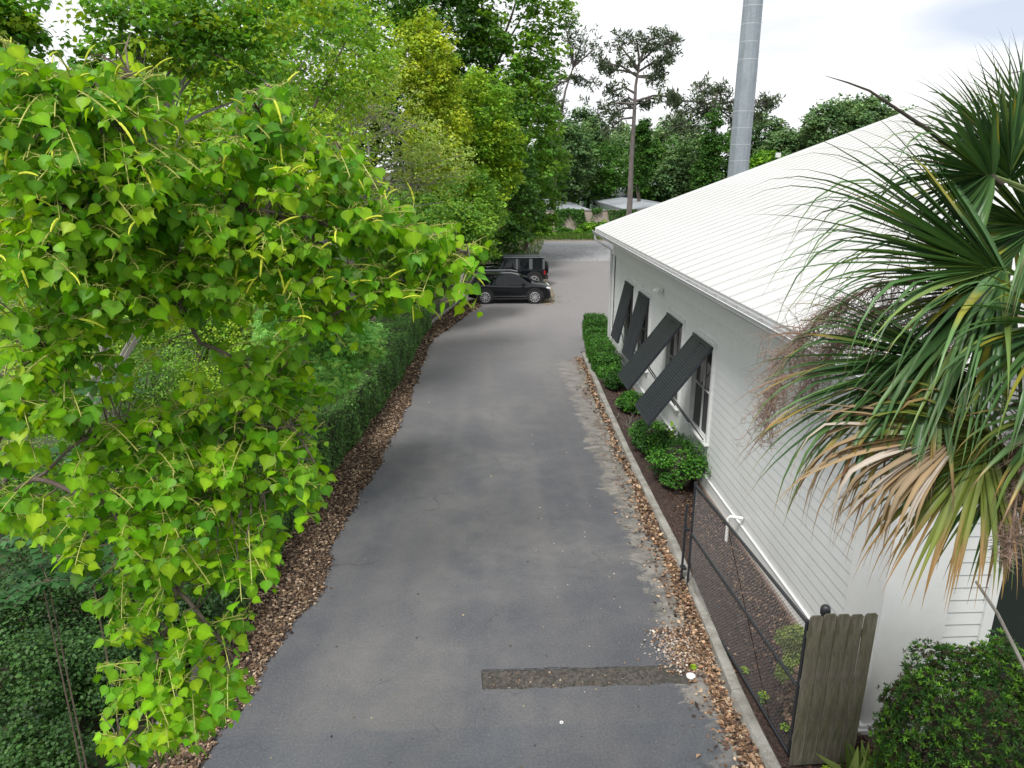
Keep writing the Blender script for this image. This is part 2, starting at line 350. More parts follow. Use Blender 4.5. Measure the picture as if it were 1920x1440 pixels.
def T_star():
    v = [(0, 0, 0)]; f = []
    for i, a in enumerate((-100, -50, 0, 50, 100)):
        r = math.radians(a); L = 1.0 if abs(a) < 60 else .75
        for da, l in ((-17, .36), (0, L), (17, .36)):
            q = r+math.radians(da); v.append((math.sin(q)*l, math.cos(q)*l, -.15*l*l))
        b = 1+i*3; f += [(0, b, b+1), (0, b+1, b+2)]
    return (np.array(v, float), np.array(f))
TQ, TB, TT, TS = T_quad(.32), T_blob(), T_tallow(), T_star(); TR = T_quad(.5, .1)
def leaf_cloud(P, nrm, tip, size, cols, T, jit=.04, vm=None):
    """leaf geometry arrays for n leaves"""
    tv, tf = T; n = len(P); k = len(tv)
    nrm = unit(nrm); tip = unit(tip-nrm*np.sum(tip*nrm, 1, keepdims=True)); rt = np.cross(tip, nrm)
    s = np.asarray(size, float).reshape(-1, 1, 1)*np.ones((n, 1, 1))
    V = P[:, None, :]+s*(tv[None, :, 0:1]*rt[:, None, :]+tv[None, :, 1:2]*tip[:, None, :]+tv[None, :, 2:3]*nrm[:, None, :])
    Fc = (tf[None]+(np.arange(n)*k)[:, None, None]).reshape(-1, tf.shape[1])
    cc = np.repeat(cols, k, axis=0)
    if vm is not None: cc = cc*np.tile(vm, n)[:, None]
    cc = cc*(1+jit*rng.standard_normal((len(cc), 1)))
    return V.reshape(-1, 3), Fc, np.clip(cc, 0, 1)
def merge(parts):
    V, Fc, Cc = [], [], []; b = 0
    for v, f, c in parts: V.append(v); Fc.append(f+b); Cc.append(c); b += len(v)
    return np.concatenate(V), np.concatenate(Fc), np.concatenate(Cc)
def cloud_obj(name, parts, mat, parent=None, kind=None):
    v, f, c = merge(parts); o = link(name, np_mesh(name, v, f, c), mat, parent)
    if kind: o['kind'] = kind
    return o
def palette(n, cols, w=None, var=.14):
    cols = np.array(cols, float); idx = rng.choice(len(cols), n, p=w); c = cols[idx]
    return c*(1+var*rng.standard_normal((n, 1)))
def bough_leaves(centers, rads, per, size, pal, T=TB, droop=.3, flat=.65, bias=.35, var=.14, up=.8):
    """leaf clumps round bough centres; more leaves on the upper outside of each clump"""
    nb = len(centers); n = nb*per
    c = np.repeat(centers, per, 0); r = np.repeat(rads, per)[:, None]
    d = unit(rng.standard_normal((n, 3))); d[:, 2] = d[:, 2]*.9+bias*np.abs(d[:, 2]); u = rng.uniform(.35, 1.0, (n, 1))**.5
    off = d*u*r; off[:, 2] *= flat; P = c+off
    nr = unit(d*.5+np.array([0, 0, up])+rng.standard_normal((n, 3))*.45)
    tp = unit(d+np.array([0, 0, -droop*2])+rng.standard_normal((n, 3))*.5)
    bc = palette(nb, pal, None, .10); cols = np.repeat(bc, per, 0)*(1+var*rng.standard_normal((n, 1)))
    cols[:, 0] *= 1+.08*rng.standard_normal(n)
    s = size*rng.uniform(.6, 1.35, n)
    return leaf_cloud(P, nr, tp, s, np.clip(cols, .004, 1), T)
G = dict(
 dark=[(.062, .165, .022), (.085, .205, .028), (.044, .120, .020)],
 mid=[(.135, .30, .024), (.19, .36, .028), (.090, .225, .022)],
 bright=[(.25, .45, .026), (.34, .50, .030), (.18, .37, .026)],
 yellow=[(.36, .50, .030), (.44, .54, .036), (.26, .41, .028)],
 pale=[(.34, .47, .10), (.42, .52, .12), (.26, .39, .08)],
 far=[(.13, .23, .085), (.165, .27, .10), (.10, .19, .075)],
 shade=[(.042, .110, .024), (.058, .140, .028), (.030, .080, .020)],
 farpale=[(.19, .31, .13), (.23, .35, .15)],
 pine=[(.085, .12, .065), (.11, .15, .075), (.065, .095, .055)],
 hedge=[(.055, .155, .034), (.08, .20, .038), (.12, .26, .045)],
 box=[(.05, .165, .018), (.085, .25, .026), (.03, .10, .014)],
 vine=[(.055, .145, .024), (.075, .185, .03), (.042, .11, .02)])
CAMV = np.array([0, 0, CAM_H])
def crown_pts(cen, rad, nb, face=-.25, shell=.55, seed=None):
    out = []; cen = np.array(cen); rad = np.array(rad); tc = unit((CAMV-cen)[None])[0]
    while len(out) < nb:
        d = unit(rng.standard_normal((1, 3)))[0]
        if d @ tc < face: continue
        out.append(cen+rad*d*rng.uniform(shell, 1))
    return np.array(out)
def tree(name, base, crowns, pal, leaf, per, nb, label, cat='tree', group=None, bark='bark', tr=.25, mat='leaf', T=TB, br=.26, limbs=10, face=-.25, droop=.3, trunk_to=None, flat=.65, var=.14, shell=.5):
    """base (x,y,z); crowns list of (centre, radii, share)"""
    root = empty(name, base, 0, label, cat, group); B = Vector(base)
    parts = []; mb = MB(); lim = MB(); c0 = Vector(crowns[0][0])
    top = Vector(trunk_to) if trunk_to else c0
    k = 7; pts = []
    for i in range(k+1):
        t = i/k; p = B.lerp(top, t); j = math.sin(t*3.14)*tr*1.2
        pts.append(p+Vector((random.uniform(-j, j), random.uniform(-j, j), 0))-B)
    mb.tube(pts, [tr*(1.25 if i == 0 else 1-.65*i/k) for i in range(k+1)], 8)
    for (cen, rad, share) in crowns:
        m = max(3, int(nb*share)); bp = crown_pts(cen, rad, m, face, shell); rr = br*min(rad)*rng.uniform(.6, 1.35, m)+.05
        parts.append(bough_leaves(bp, rr, per, leaf, pal, T, droop, flat, .35, var))
        for q in bp[:max(2, int(limbs*share))]:
            s = pts[random.randint(k//2, k)]+B; q = Vector(q); mid = s.lerp(q, .5)+Vector((random.uniform(-.2, .2)*rad[0]*.3, 0, random.uniform(-.05, .12)*rad[2]))
            lim.tube([s-B, mid-B, q-B], [tr*.38, tr*.22, tr*.06], 5)
    mb.obj('trunk', M[bark], root, 60)
    if lim.v: lim.obj('branches', M[bark], root, 60)
    v, f, c = merge(parts); v = v-np.array(base, dtype=float)
    link('crown', np_mesh('crown', v, f, c), M[mat], root)
    return root
def px_crown(x, y, Y, wpx, hpx, ry=None):
    p = at_y(x, y, Y); s = Y/F*1.03; return ((p.x, p.y, p.z), (wpx*s, ry or wpx*s, hpx*s))

# ================================================================== SETTING
ZG = -.15
mb = MB(); S = 900; n = 6
g = MB(); g.add([(-S, -60, ZG), (S, -60, ZG), (S, 1500, ZG), (-S, 1500, ZG)], [(0, 1, 2, 3)])
tag(g.obj('ground', M['ground']), None, None, None, 'structure')
def interp(tab, y): return float(np.interp(y, [a for a, _ in tab], [b for _, b in tab]))
LEFT = [(-6, -4.6), (4, -4.1), (7.5, -3.8), (9.6, -3.5), (11.6, -3.08), (13.6, -3.2), (17, -2.84), (22, -2.53), (26, -2.5), (31, -2.4), (34.4, -1.5), (36.5, -1.0), (39.3, -.2)]
KERB = [(-6, 3.8), (4, 3.7), (7.15, 3.66), (8.5, 3.66), (9.8, 3.73), (12.7, 3.86), (16.7, 3.88), (20, 3.95), (24, 4.08), (28.4, 4.2)]
KL = [(-6, -5.0), (7.5, -4.5), (11.5, -4.38), (13.2, -4.27), (16.4, -4.07), (20.2, -3.61), (26.7, -3.05), (31, -2.95), (34.5, -2.6), (38, -1.9), (41, -1.25)]
# asphalt slab, cut by the open trench near the camera
a = MB(); rows = [-6, 0, 4, 6]+list(np.arange(6.5, 8.6, .25))+[8.78, 9.2]+list(np.arange(9.45, 39.3, .25))+[39.4]
def jl(y): return interp(LEFT, y)+.04*math.sin(y*2.3)+.035*math.sin(y*5.1+1)+random.uniform(-.035, .035)
L = {y: jl(y) for y in rows}
TRL = [(-.06+3.19*i/60, 8.78+(0 if i in (0, 60) else random.uniform(-.012, .016)+.012*math.sin(i*.5))) for i in range(61)]
TRH = [(-.08+3.18*i/60, 9.2+(0 if i in (0, 60) else random.uniform(-.012, .012))) for i in range(61)]
for y0, y1 in zip(rows[:-1], rows[1:]):
    xs0, xs1 = (L[y0], L[y1]); r0, r1 = interp(KERB, y0)-.05, interp(KERB, y1)-.05
    if y0 >= 28.9: r0 = r1 = 30.
    if abs(y0-8.78) < .01:
        a.add([(xs0, y0, 0), (-.06, y0, 0), (-.08, y1, 0), (xs1, y1, 0)], [(0, 1, 2, 3)])
        a.add([(3.13, y0, 0), (r0, y0, 0), (r1, y1, 0), (3.10, y1, 0)], [(0, 1, 2, 3)])
    elif abs(y1-8.78) < .01:
        q = [(xs0, y0, 0), (r0, y0, 0), (r1, y1, 0)]+[(x, y, 0) for x, y in TRL[::-1]]+[(xs1, y1, 0)]; a.add(q, [tuple(range(len(q)))])
    elif abs(y0-9.2) < .01:
        q = [(xs0, y0, 0)]+[(x, y, 0) for x, y in TRH]+[(r0, y0, 0), (r1, y1, 0), (xs1, y1, 0)]; a.add(q, [tuple(range(len(q)))])
    else: a.add([(xs0, y0, 0), (r0, y0, 0), (r1, y1, 0), (xs1, y1, 0)], [(0, 1, 2, 3)])
a.add([(-.6, 39.4, 0), (30, 39.4, 0), (30, 59.4, 0), (4.2, 59.4, 0), (3.0, 59.2, 0), (2.2, 52, 0), (-.2, 47, 0), (-1.5, 43, 0)], [tuple(range(8))])
# trench walls
for p, q in list(zip(TRL[:-1], TRL[1:]))+list(zip(TRH[1:], TRH[:-1]))+[((-.08, 9.2), (-.06, 8.78)), ((3.13, 8.78), (3.10, 9.2))]:
    a.add([(p[0], p[1], 0), (q[0], q[1], 0), (q[0], q[1], -.06), (p[0], p[1], -.06)], [(0, 1, 2, 3)])
tag(a.obj('driveway', M['asphalt']), None, None, None, 'structure')
# recessed trench patch
t = MB(); nx, ny = 40, 6; vv = []
for j in range(ny+1):
    for i in range(nx+1):
        vv.append((-.1+3.3*i/nx, 8.74+.5*j/ny, -.022+.008*random.random()+(.012 if i > 26 else 0)))
t.add(vv, [(j*(nx+1)+i, j*(nx+1)+i+1, (j+1)*(nx+1)+i+1, (j+1)*(nx+1)+i) for j in range(ny) for i in range(nx)])
tag(t.obj('trench_patch', M['patch']), None, None, None, 'structure')
# ragged lip of the trench: thin broken dark edge
lip = MB()
x = -.06
while x < 1.2:
    l = random.uniform(.08, .3); lip.box(x, x+l, 9.212, 9.212+random.uniform(.006, .014), -.004, .003); x += l+random.uniform(0, .05)
tag(lip.obj('trench_edge', M['plastic_black']), None, None, None, 'structure')
# left leaf-litter strip, bed under hedge, gutter pan, planting bed, gravel, grass
def strip(name, ta, tb, y0, y1, z, mat, step=.5, jz=.0):
    m = MB(); y = y0; vs = []
    while y <= y1+1e-6:
        xa = ta(y) if callable(ta) else ta; xb = tb(y) if callable(tb) else tb
        for i in range(5):
            vs.append((xa+(xb-xa)*i/4, y, (z(y, i/4) if callable(z) else z)+random.uniform(-jz, jz))); 
        y += step
    k = len(vs)//5; m.add(vs, [(j*5+i, j*5+i+1, (j+1)*5+i+1, (j+1)*5+i) for j in range(k-1) for i in range(4)])
    return tag(m.obj(name, M[mat]), None, None, None, 'structure')
strip('verge', lambda y: interp(KL, y)-.1, lambda y: interp(LEFT, y)+.35, -6, 41, -.008, 'litter', .5, .004)
strip('hedge_bed', lambda y: interp(KL, y)-8, lambda y: interp(KL, y)-.12, -6, 60, -.01, 'ground', 1, .02)
strip('planting_bed', lambda y: interp(KERB, y)+.1, lambda y: 5.45, 7.2, 36.5, lambda y, t: -.02-.10*t, 'mulch', .5, .012)
strip('front_bed', 3.75, 14.0, -3, 8.2, -.12, 'ground', .7, .02)
strip('gutter_pan', lambda y: interp(KERB, y)-.42+.05*math.sin(y*1.7), lambda y: interp(KERB, y)-.04, -4, 28.4, .004, 'gutter_pan', .5, .001)
gl = MB(); gp = [(2.4, 59.3), (30, 59.3), (30, 77.5), (13.5, 76.6), (6, 76), (4.4, 72), (3.4, 66)]
gl.add([(x, y, .004) for x, y in gp], [tuple(range(len(gp)))]); tag(gl.obj('gravel_lot', M['gravel']), None, None, None, 'structure')
sg = MB(); sp = [(-2, 57), (3, 58.6), (3.6, 66), (4.6, 72), (6.2, 76), (30, 77.4), (30, 79.3), (5.3, 79.6), (0, 78), (-6, 66)]
sg.add([(x, y, .002) for x, y in sp], [tuple(range(len(sp)))]); tag(sg.obj('straw_margin', M['straw']), None, None, None, 'structure')
gg = MB(); gg.add([(-10, 77, .0), (0, 78, 0), (5.3, 79.4, 0), (40, 79.2, 0), (40, 86, 0), (-10, 86, 0)], [tuple(range(6))])
tag(gg.obj('grass_verge', M['grassbase']), None, None, None, 'structure')
ci = MB(); ci.add([(3.55, 39.6, .004), (4.1, 39.9, .004), (4.5, 43, .004), (4.6, 50, .004), (3.6, 52, .004), (2.6, 50, .004), (3.3, 45, .004)], [tuple(range(7))])
tag(ci.obj('weedy_strip', M['straw']), None, None, None, 'structure')

# kerbs: concrete stones end to end
def kerb(tab, y0, y1, w0, side, name, ln=1.5):
    y = y0; k = 0
    while y < y1:
        l = min(ln, y1-y); p = Vector((interp(tab, y), y, 0)); q = Vector((interp(tab, y+l), y+l, 0)); d = (q-p)
        ang = math.atan2(d.x, d.y); m = MB(); h = .12+random.uniform(-.006, .01); LL = d.length-.008; ns = 4
        prof = [(-w0/2-.015, -.17), (-w0/2, h-.02), (-w0/2+.02, h), (w0/2-.02, h), (w0/2, h-.02), (w0/2, -.17)]
        vs = [(a+random.uniform(-.004, .004), LL*i/ns, b+random.uniform(-.005, .005)) for i in range(ns+1) for a, b in prof]; n = len(prof)
        m.add(vs, [(i*n+j, i*n+(j+1) % n, (i+1)*n+(j+1) % n, (i+1)*n+j) for i in range(ns) for j in range(n)]+[tuple(range(n))[::-1], tuple(ns*n+j for j in range(n))])
        o = m.obj('kerb_stone', M['concrete'], name, 40); o.location = p; o.rotation_euler = (0, 0, -ang); y += l; k += 1
kr = empty('kerb', (0, 0, 0)); kr['kind'] = 'structure'
kerb([(a, b) for a, b in KERB], 1.0, 28.4, .16, 1, kr)
kl = empty('kerb', (0, 0, 0)); kl['kind'] = 'structure'
kerb([(a, b) for a, b in KL], 3.0, 41, .15, -1, kl)

# ------------------------------------------------------------------ loose ground cover
def litter(name, n, fx, y0, y1, size, pal, zmax=.05, T=TR, label=None, cat=None, weight=1.0, z0=.004):
    ys = y0+(y1-y0)*rng.random(n)**weight; xs = np.array([fx(y) for y in ys]); P = np.stack([xs, ys, z0+rng.random(n)*zmax], 1)
    nr = np.stack([rng.normal(0, .45, n), rng.normal(0, .45, n), np.ones(n)], 1); tp = rng.standard_normal((n, 3)); tp[:, 2] *= .2
    cols = palette(n, pal, None, .3)
    o = cloud_obj(name, [leaf_cloud(P, nr, tp, size*rng.uniform(.6, 1.4, n), np.clip(cols, .01, .9), T)], M['dry'])
    return tag(o, label, cat, None, 'stuff')
DRY = [(.24, .165, .105), (.15, .10, .066), (.33, .24, .16), (.085, .058, .044), (.05, .038, .032), (.40, .31, .22), (.18, .11, .07), (.065, .05, .04)]
def fl(y):
    a = interp(KL, y)-.0; b = interp(LEFT, y)+.04*math.sin(y*2.3)+.035*math.sin(y*5.1+1)+.03
    r = random.random(); return a+(b-a)*r**.8+abs(random.gauss(0, .05))*(r > .8)
litter('fallen_leaves', 46000, fl, 7, 24, .066, DRY, .035, TQ, 'brown dry leaves drifted thick along the left kerb', 'leaf litter', 1.15)
litter('fallen_leaves', 16000, fl, 24, 41, .10, DRY, .04, TQ, 'brown dry leaves along the far left kerb beside the cars', 'leaf litter', 1)
def fr(y):
    c = interp(KERB, y)-.20; return c+random.gauss(0, .065)*(1.0+.5*math.sin(y*1.9))+.05*math.sin(y*1.3)-abs(random.gauss(0, .22))*(random.random() < .12)
OR = [(.30, .18, .105), (.20, .115, .07), (.36, .24, .15), (.12, .075, .05), (.075, .05, .038), (.40, .30, .21)]
litter('fallen_leaves', 6500, fr, 6.8, 16, .075, OR, .03, TQ, 'orange brown leaves lying in the right gutter beside the gate', 'leaf litter')
litter('fallen_leaves', 1800, fr, 16, 28, .085, OR, .03, TQ, 'dry leaves in the right gutter below the shutters', 'leaf litter')
litter('fallen_leaves', 1700, lambda y: 3.25+random.gauss(0, .22)-.1*(y-9.5), 9.0, 10.1, .04, OR+[(.5, .45, .4)], .03, TR, 'scattered leaves and grit on the bare patch by the trench', 'leaf litter')
litter('fallen_leaves', 200, lambda y: random.uniform(-3, 3.2), 7, 34, .035, [(.20, .16, .11), (.05, .04, .03), (.30, .27, .16)], .004, TR, 'single leaf bits strewn over the open asphalt', 'leaf litter')
litter('fallen_leaves', 120, lambda y: random.uniform(0, 3.1), 8.8, 9.18, .03, DRY, .01, TR, 'leaf bits inside the asphalt trench', 'leaf litter', 1, -.02)
MUL = [(.07, .038, .028), (.045, .026, .02), (.11, .06, .04), (.20, .13, .085), (.03, .018, .015)]
litter('mulch_chips', 15000, lambda y: interp(KERB, y)+.12+random.random()*1.38, 7.2, 15, .05, MUL, .05, TQ, 'dark brown bark mulch in the bed behind the gate', 'mulch', 1, -.09)
litter('mulch_chips', 6000, lambda y: interp(KERB, y)+.12+random.random()*1.2, 15, 28, .06, MUL, .04, TQ, 'bark mulch under the wall shrubs', 'mulch', 1, -.08)
UGC = [(.025, .065, .018), (.036, .09, .022), (.018, .048, .014), (.05, .11, .026)]
litter('ground_cover', 42000, lambda y: interp(KL, y)-.3-7*random.random()**1.2, 3, 34, .085, UGC, .55, TR, 'low green undergrowth covering the ground left of the hedge', 'undergrowth', 1.0)['kind'] = 'stuff'
# pebbles on the broken asphalt edge
def pebbles(n, cx, cy, sx, sy, label):
    base = MB(); 
    for i in range(n):
        s = random.uniform(.008, .028); c = Vector((cx+random.gauss(0, sx), cy+random.gauss(0, sy), s*.35))
        v = [c+Vector((s*a*random.uniform(.6, 1.2), s*b*random.uniform(.6, 1.2), s*d*random.uniform(.5, .9))) for a, b, d in ((1, 0, 0), (-1, 0, 0), (0, 1, 0), (0, -1, 0), (0, 0, 1), (0, 0, -1))]
        base.add(v, [(0, 2, 4), (2, 1, 4), (1, 3, 4), (3, 0, 4), (2, 0, 5), (1, 2, 5), (3, 1, 5), (0, 3, 5)])
    return tag(base.obj('gravel', M['pebble']), label, 'gravel', None, 'stuff')
M['pebble'] = simple('pebble', (.36, .30, .26), .8, 0, .5, 9, .2)
pebbles(330, 3.05, 9.62, .22, .25, 'pale loose stones spilled beside the asphalt trench')
pebbles(60, 2.4, 13, .8, 3.5, 'sparse grit on the asphalt')
# grass blades
def grass(name, n, fx, y0, y1, h, pal, label, cat='grass', z=0.0):
    ys = rng.uniform(y0, y1, n); xs = np.array([fx(y) for y in ys]); P = np.stack([xs, ys, np.full(n, z)], 1)
    tp = np.stack([rng.normal(0, .35, n), rng.normal(0, .35, n), np.ones(n)], 1); nr = rng.standard_normal((n, 3)); nr[:, 2] *= .1
    o = cloud_obj(name, [leaf_cloud(P, nr, tp, h*rng.uniform(.5, 1.4, n), np.clip(palette(n, pal, None, .2), .01, 1), T_quad(.10, .02))], M['leaf'])
    return tag(o, label, cat, None, 'stuff')
GR = [(.10, .20, .03), (.14, .25, .045), (.07, .14, .025)]
grass('grass', 9000, lambda y: random.uniform(-4, 22), 77.5, 84, .45, GR, 'bright green grass at the foot of the boundary wall')
grass('grass', 2500, lambda y: random.uniform(-1.5, 4.5)+(y-58)*.12, 58, 77, .3, GR+[(.25, .2, .1)], 'thin grass growing in the straw at the left of the gravel lot')
grass('weeds', 1400, lambda y: 3.9+random.gauss(0, .4), 40, 51, .07, [(.12, .18, .05), (.25, .21, .12)], 'dry weeds between the parked cars and the open asphalt')
grass('weeds', 260, lambda y: interp(LEFT, y)-.5+random.gauss(0, .15), 7.0, 8.3, .12, GR, 'small weeds at the near end of the leaf verge', 'weeds')
grass('grass', 500, lambda y: 4.5+random.random()*1.0, 5.6, 7.0, .5, [(.20, .26, .07), (.12, .2, .04)], 'long grass blades in front of the wooden panel', 'grass', -.1)

# ================================================================== WHITE BUILDING
XW = 5.33; Y0, Y1 = 8.75, 28.8; SL = .365; EX, EZ = 4.68, 5.07; YG0, YG1 = 7.35, 29.35; XR = 21.0
def zr(x): return EZ+SL*(x-EX)
bl = empty('building', (XW, Y0, 0), 0, 'long white clapboard building with white ribbed metal roof and black propped shutters', 'building')
BO = Vector((XW, Y0, 0))
def bobj(m, name, mat, parent=None, smooth=None):
    m.v = [tuple(Vector(v)-BO) for v in m.v]; return m.obj(name, mat, parent or bl, smooth)
WIN = [(15.53, 17.12), (18.12, 19.70), (21.92, 23.40), (24.33, 25.72)]      # casing extents along Y
WZ0, WZ1 = 1.12, 3.56
# wall core with openings, side wall
def wall_core():
    m = MB(); x0, x1 = XW+.03, XW+.16
    ys = [Y0]+[v for w_ in WIN for v in (w_[0]+.09, w_[1]-.09)]+[Y1]
    for i in range(0, len(ys), 2): m.box(x0, x1, ys[i], ys[i+1], -.25, 5.2)
    for i in range(1, len(ys)-1, 2):
        m.box(x0, x1, ys[i], ys[i+1], -.25, WZ0+.09); m.box(x0, x1, ys[i], ys[i+1], WZ1-.09, 5.2)
    return m
wall = bobj(wall_core(), 'wall', M['siding'])
# lap boards (shared unit mesh, scaled along y)
bm_ = MB(); bm_.prism([(0, 0), (-.019, .0), (-.008, .205), (0, .205)], 0, 1, 'y')   # (x,z) profile
board_me = bm_.mesh('siding_board', M['siding'])
def board(y0, y1, z, parent=wall, x=XW+.028, rz=0):
    o = link('siding_board', board_me, None, parent); o.location = Vector((x, y0, z))-BO; o.scale = (1, y1-y0, 1); o.rotation_euler = (0, 0, rz); return o
z = .31
while z < 3.98:
    segs = [(Y0+.12, Y1-.28)]
    if z+.2 > WZ0 and z < WZ1:
        segs = []; a0 = Y0+.12
        for w0, w1 in WIN: segs.append((a0, w0+.004)); a0 = w1-.004
        segs.append((a0, Y1-.28))
    for s0, s1 in segs: board(s0, s1, z)
    z += .2
bobj(MB().box(XW-.012, XW+.028, Y0+.12, Y1-.28, .05, .300), 'skirt_board', M['trim_white'])
bobj(MB().box(XW-.03, XW+.028, Y0+.12, Y1-.28, .302, .322), 'drip_edge', M['trim_white'])
bobj(MB().box(XW-.015, XW+.028, Y0+.12, Y1-.1, 4.10, 4.52), 'frieze_board', M['trim_white'])
bobj(MB().box(XW-.03, XW+.028, Y0+.12, Y1-.1, 4.52, 4.86), 'frieze_board', M['trim_white'])
# corner boards, far pilaster
bobj(MB().box(XW-.03, XW+.028, Y1-.28, Y1+.03, .0, 4.09), 'corner_board', M['trim_white'])
bobj(MB().box(XW-.055, XW-.031, Y1-.62, Y1-.28, .04, 4.09), 'corner_board', M['trim_white'])
bobj(MB().box(XW-.03, XW+.028, Y0-.02, Y0+.12, .04, 4.86), 'corner_board', M['trim_white'])
# far gable end and roof-closing walls
bobj(MB().prism([(XW+.16, -.2), (37, -.2), (37, 4.9), (XR, zr(XR)-.12), (XW+.16, zr(XW+.16)-.12)], Y1-.2, Y1, 'y'), 'end_wall', M['siding'])
# brick foundation: real bricks joined as one part
bk = MB(); br_n = 0
for c in range(3):
    z = -.225+c*.075; y = Y0-.1-(c % 2)*.11
    while y < Y1:
        if y > 13.5 or True: bk.box(XW-.055+random.uniform(-.003, .003), XW+.02, y, y+.205, z, z+.063)
        y += .215
o = bobj(bk, 'brick_courses', M['brick']); o['kind'] = 'stuff'
bobj(MB().box(XW-.045, XW+.028, Y0-.1, Y1, -.3, .045), 'foundation', M['mortar'])
# soffit, fascia, gutter with hangers
bobj(MB().box(EX+.05, XW+.15, YG0+.3, Y1+.1, 4.862, 4.885), 'soffit', M['trim_white'])
bobj(MB().box(EX+.02, EX+.048, YG0, YG1-.06, 4.84, 5.05), 'fascia', M['trim_white'])
gt = MB(); gx0, gx1 = EX-.135, EX+.018
prof = [(gx1, 4.99), (gx1, 4.86), (gx0+.045, 4.86), (gx0, 4.91), (gx0-.005, 4.985), (gx0-.025, 4.99), (gx0-.025, 4.998), (gx0+.006, 4.998), (gx0+.012, 4.915), (gx0+.05, 4.872), (gx1-.01, 4.872), (gx1-.01, 4.99)]
gt.prism(prof, YG0, YG1-.02, 'y'); bobj(gt, 'gutter', M['gutter'])
bobj(MB().box(gx0+.05, gx1-.012, YG0+.02, YG1-.1, 4.874, 4.90), 'gutter_floor', M['gutter_in'])  # darker grey layer along the bottom of the trough
y = YG0+.4
while y < YG1-.2:
    bobj(MB().box(gx0+.0, gx1-.01, y, y+.02, 4.978, 4.992), 'gutter_hanger', M['gutter_in']); y += .62
# downspout with S bend at the far corner
dm = MB(); dpts = [(gx0+.07, YG1-.25, 4.87), (gx0+.07, YG1-.25, 4.72), (gx0+.15, YG1-.3, 4.60), (XW-.30, YG1-.55, 4.42), (XW-.08, YG1-.62, 4.28), (XW-.07, YG1-.62, 3.9), (XW-.07, YG1-.62, .1)]
dm.tube(dpts, .045, 6); bobj(dm, 'downspout', M['gutter'], None, 40)
# roof: every pan is a part; rib pairs
def pan(w_):
    m = MB(); x1 = XR-EX; pr = [(0, 0), (0, .021), (.009, .023), (.019, .023), (.028, .003), (w_*.33-.02, .002), (w_*.33, .018), (w_*.33+.02, .002), (w_*.66-.02, .002), (w_*.66, .018), (w_*.66+.02, .002), (w_-.001, .002), (w_-.001, -.01), (0, -.01)]
    v = [(0, a, b) for a, b in pr]+[(x1, a, b+SL*x1) for a, b in pr]; n = len(pr)
    m.add(v, [(i, (i+1) % n, n+(i+1) % n, n+i) for i in range(n)]+[tuple(range(n))[::-1], tuple(range(n, 2*n))]); return m.mesh('roof_panel', M['roof'])
PW = .60; pan_me = pan(PW)
rf = bobj(MB().prism([(EX+.03, zr(EX+.03)-.09), (XR, zr(XR)-.09), (37.3, EZ-.09), (37.3, EZ-.02), (XR, zr(XR)-.02), (EX+.03, zr(EX+.03)-.02)], YG0+.02, YG1-.05, 'y'), 'roof', M['trim_white'])
k = int((YG1-.03-YG0)/PW)
for i in range(k+1):
    y = YG1-.03-PW*(i+1)
    if y < YG0-.3: break
    o = link('roof_panel', pan_me, None, rf); o.location = Vector((EX, y, EZ))-BO
bobj(MB().add([(EX-.02, YG1, zr(EX-.02)-.12), (XR, YG1, zr(XR)-.12), (XR, YG1, zr(XR)+.05), (EX-.02, YG1, zr(EX-.02)+.05), (EX-.02, YG1-.03, zr(EX-.02)-.12), (XR, YG1-.03, zr(XR)-.12), (XR, YG1-.03, zr(XR)+.05), (EX-.02, YG1-.03, zr(EX-.02)+.05)],
    [(0, 1, 2, 3), (7, 6, 5, 4), (3, 2, 6, 7), (0, 3, 7, 4), (0, 4, 5, 1), (1, 5, 6, 2)]), 'verge_trim', M['trim_white'])
bobj(MB().prism([(XR-.25, zr(XR-.25)+.045), (XR, zr(XR)+.07), (XR+.25, zr(XR-.25)+.045), (XR, zr(XR)+.05)], YG0, YG1, 'y'), 'ridge_cap', M['roof'])
# windows
def window(w0, w1):
    y0, y1 = w0, w1; z0, z1 = WZ0, WZ1
    m = MB(); xo, xi = XW-.045, XW+.12
    m.box(xo, XW+.03, y0, y0+.09, z0, z1); m.box(xo, XW+.03, y1-.09, y1, z0, z1); m.box(xo, XW+.03, y0+.09, y1-.09, z1-.12, z1)
    cas = bobj(m, 'window', M['trim_white'])
    def sub(mm, nm, mt): 
        mm.v = [tuple(Vector(v)-BO) for v in mm.v]; return mm.obj(nm, M[mt], cas)
    sub(MB().box(xo-.05, XW+.03, y0-.03, y1+.03, z0-.04, z0-.001), 'sill', 'trim_white')
    sub(MB().box(xo-.02, XW+.03, y0-.03, y1+.03, z1+.001, z1+.035), 'head_trim', 'trim_white')
    zi0, zi1 = z0+.001, z1-.121; a, b = y0+.091, y1-.091; zm = (zi0+zi1)/2; ym = (a+b)/2
    f = MB(); X0, X1 = XW+.028, XW+.075
    for (p, q, r, s) in ((a, a+.045, zi0, zi1), (b-.045, b, zi0, zi1), (a+.045, b-.045, zi0, zi0+.05), (a+.045, b-.045, zi1-.05, zi1), (a+.045, b-.045, zm-.012, zm+.012), (ym-.022, ym+.022, zi0+.05, zm-.012), (ym-.022, ym+.022, zm+.012, zi1-.05)):
        f.box(X0, X1, p, q, r, s)
    sub(f, 'frame', 'trim_white')
    for (p, q) in ((a+.045, ym-.03), (ym+.03, b-.045)):
        sub(MB().box(XW+.060, XW+.068, p, q, zi0+.05, zm-.025), 'pane', 'screen')
        sub(MB().box(XW+.060, XW+.068, p, q, zm+.025, zi1-.05), 'pane', 'glass')
    sub(MB().box(XW+.14, XW+.158, a-.01, b+.01, z0, z1), 'blind', 'screen')
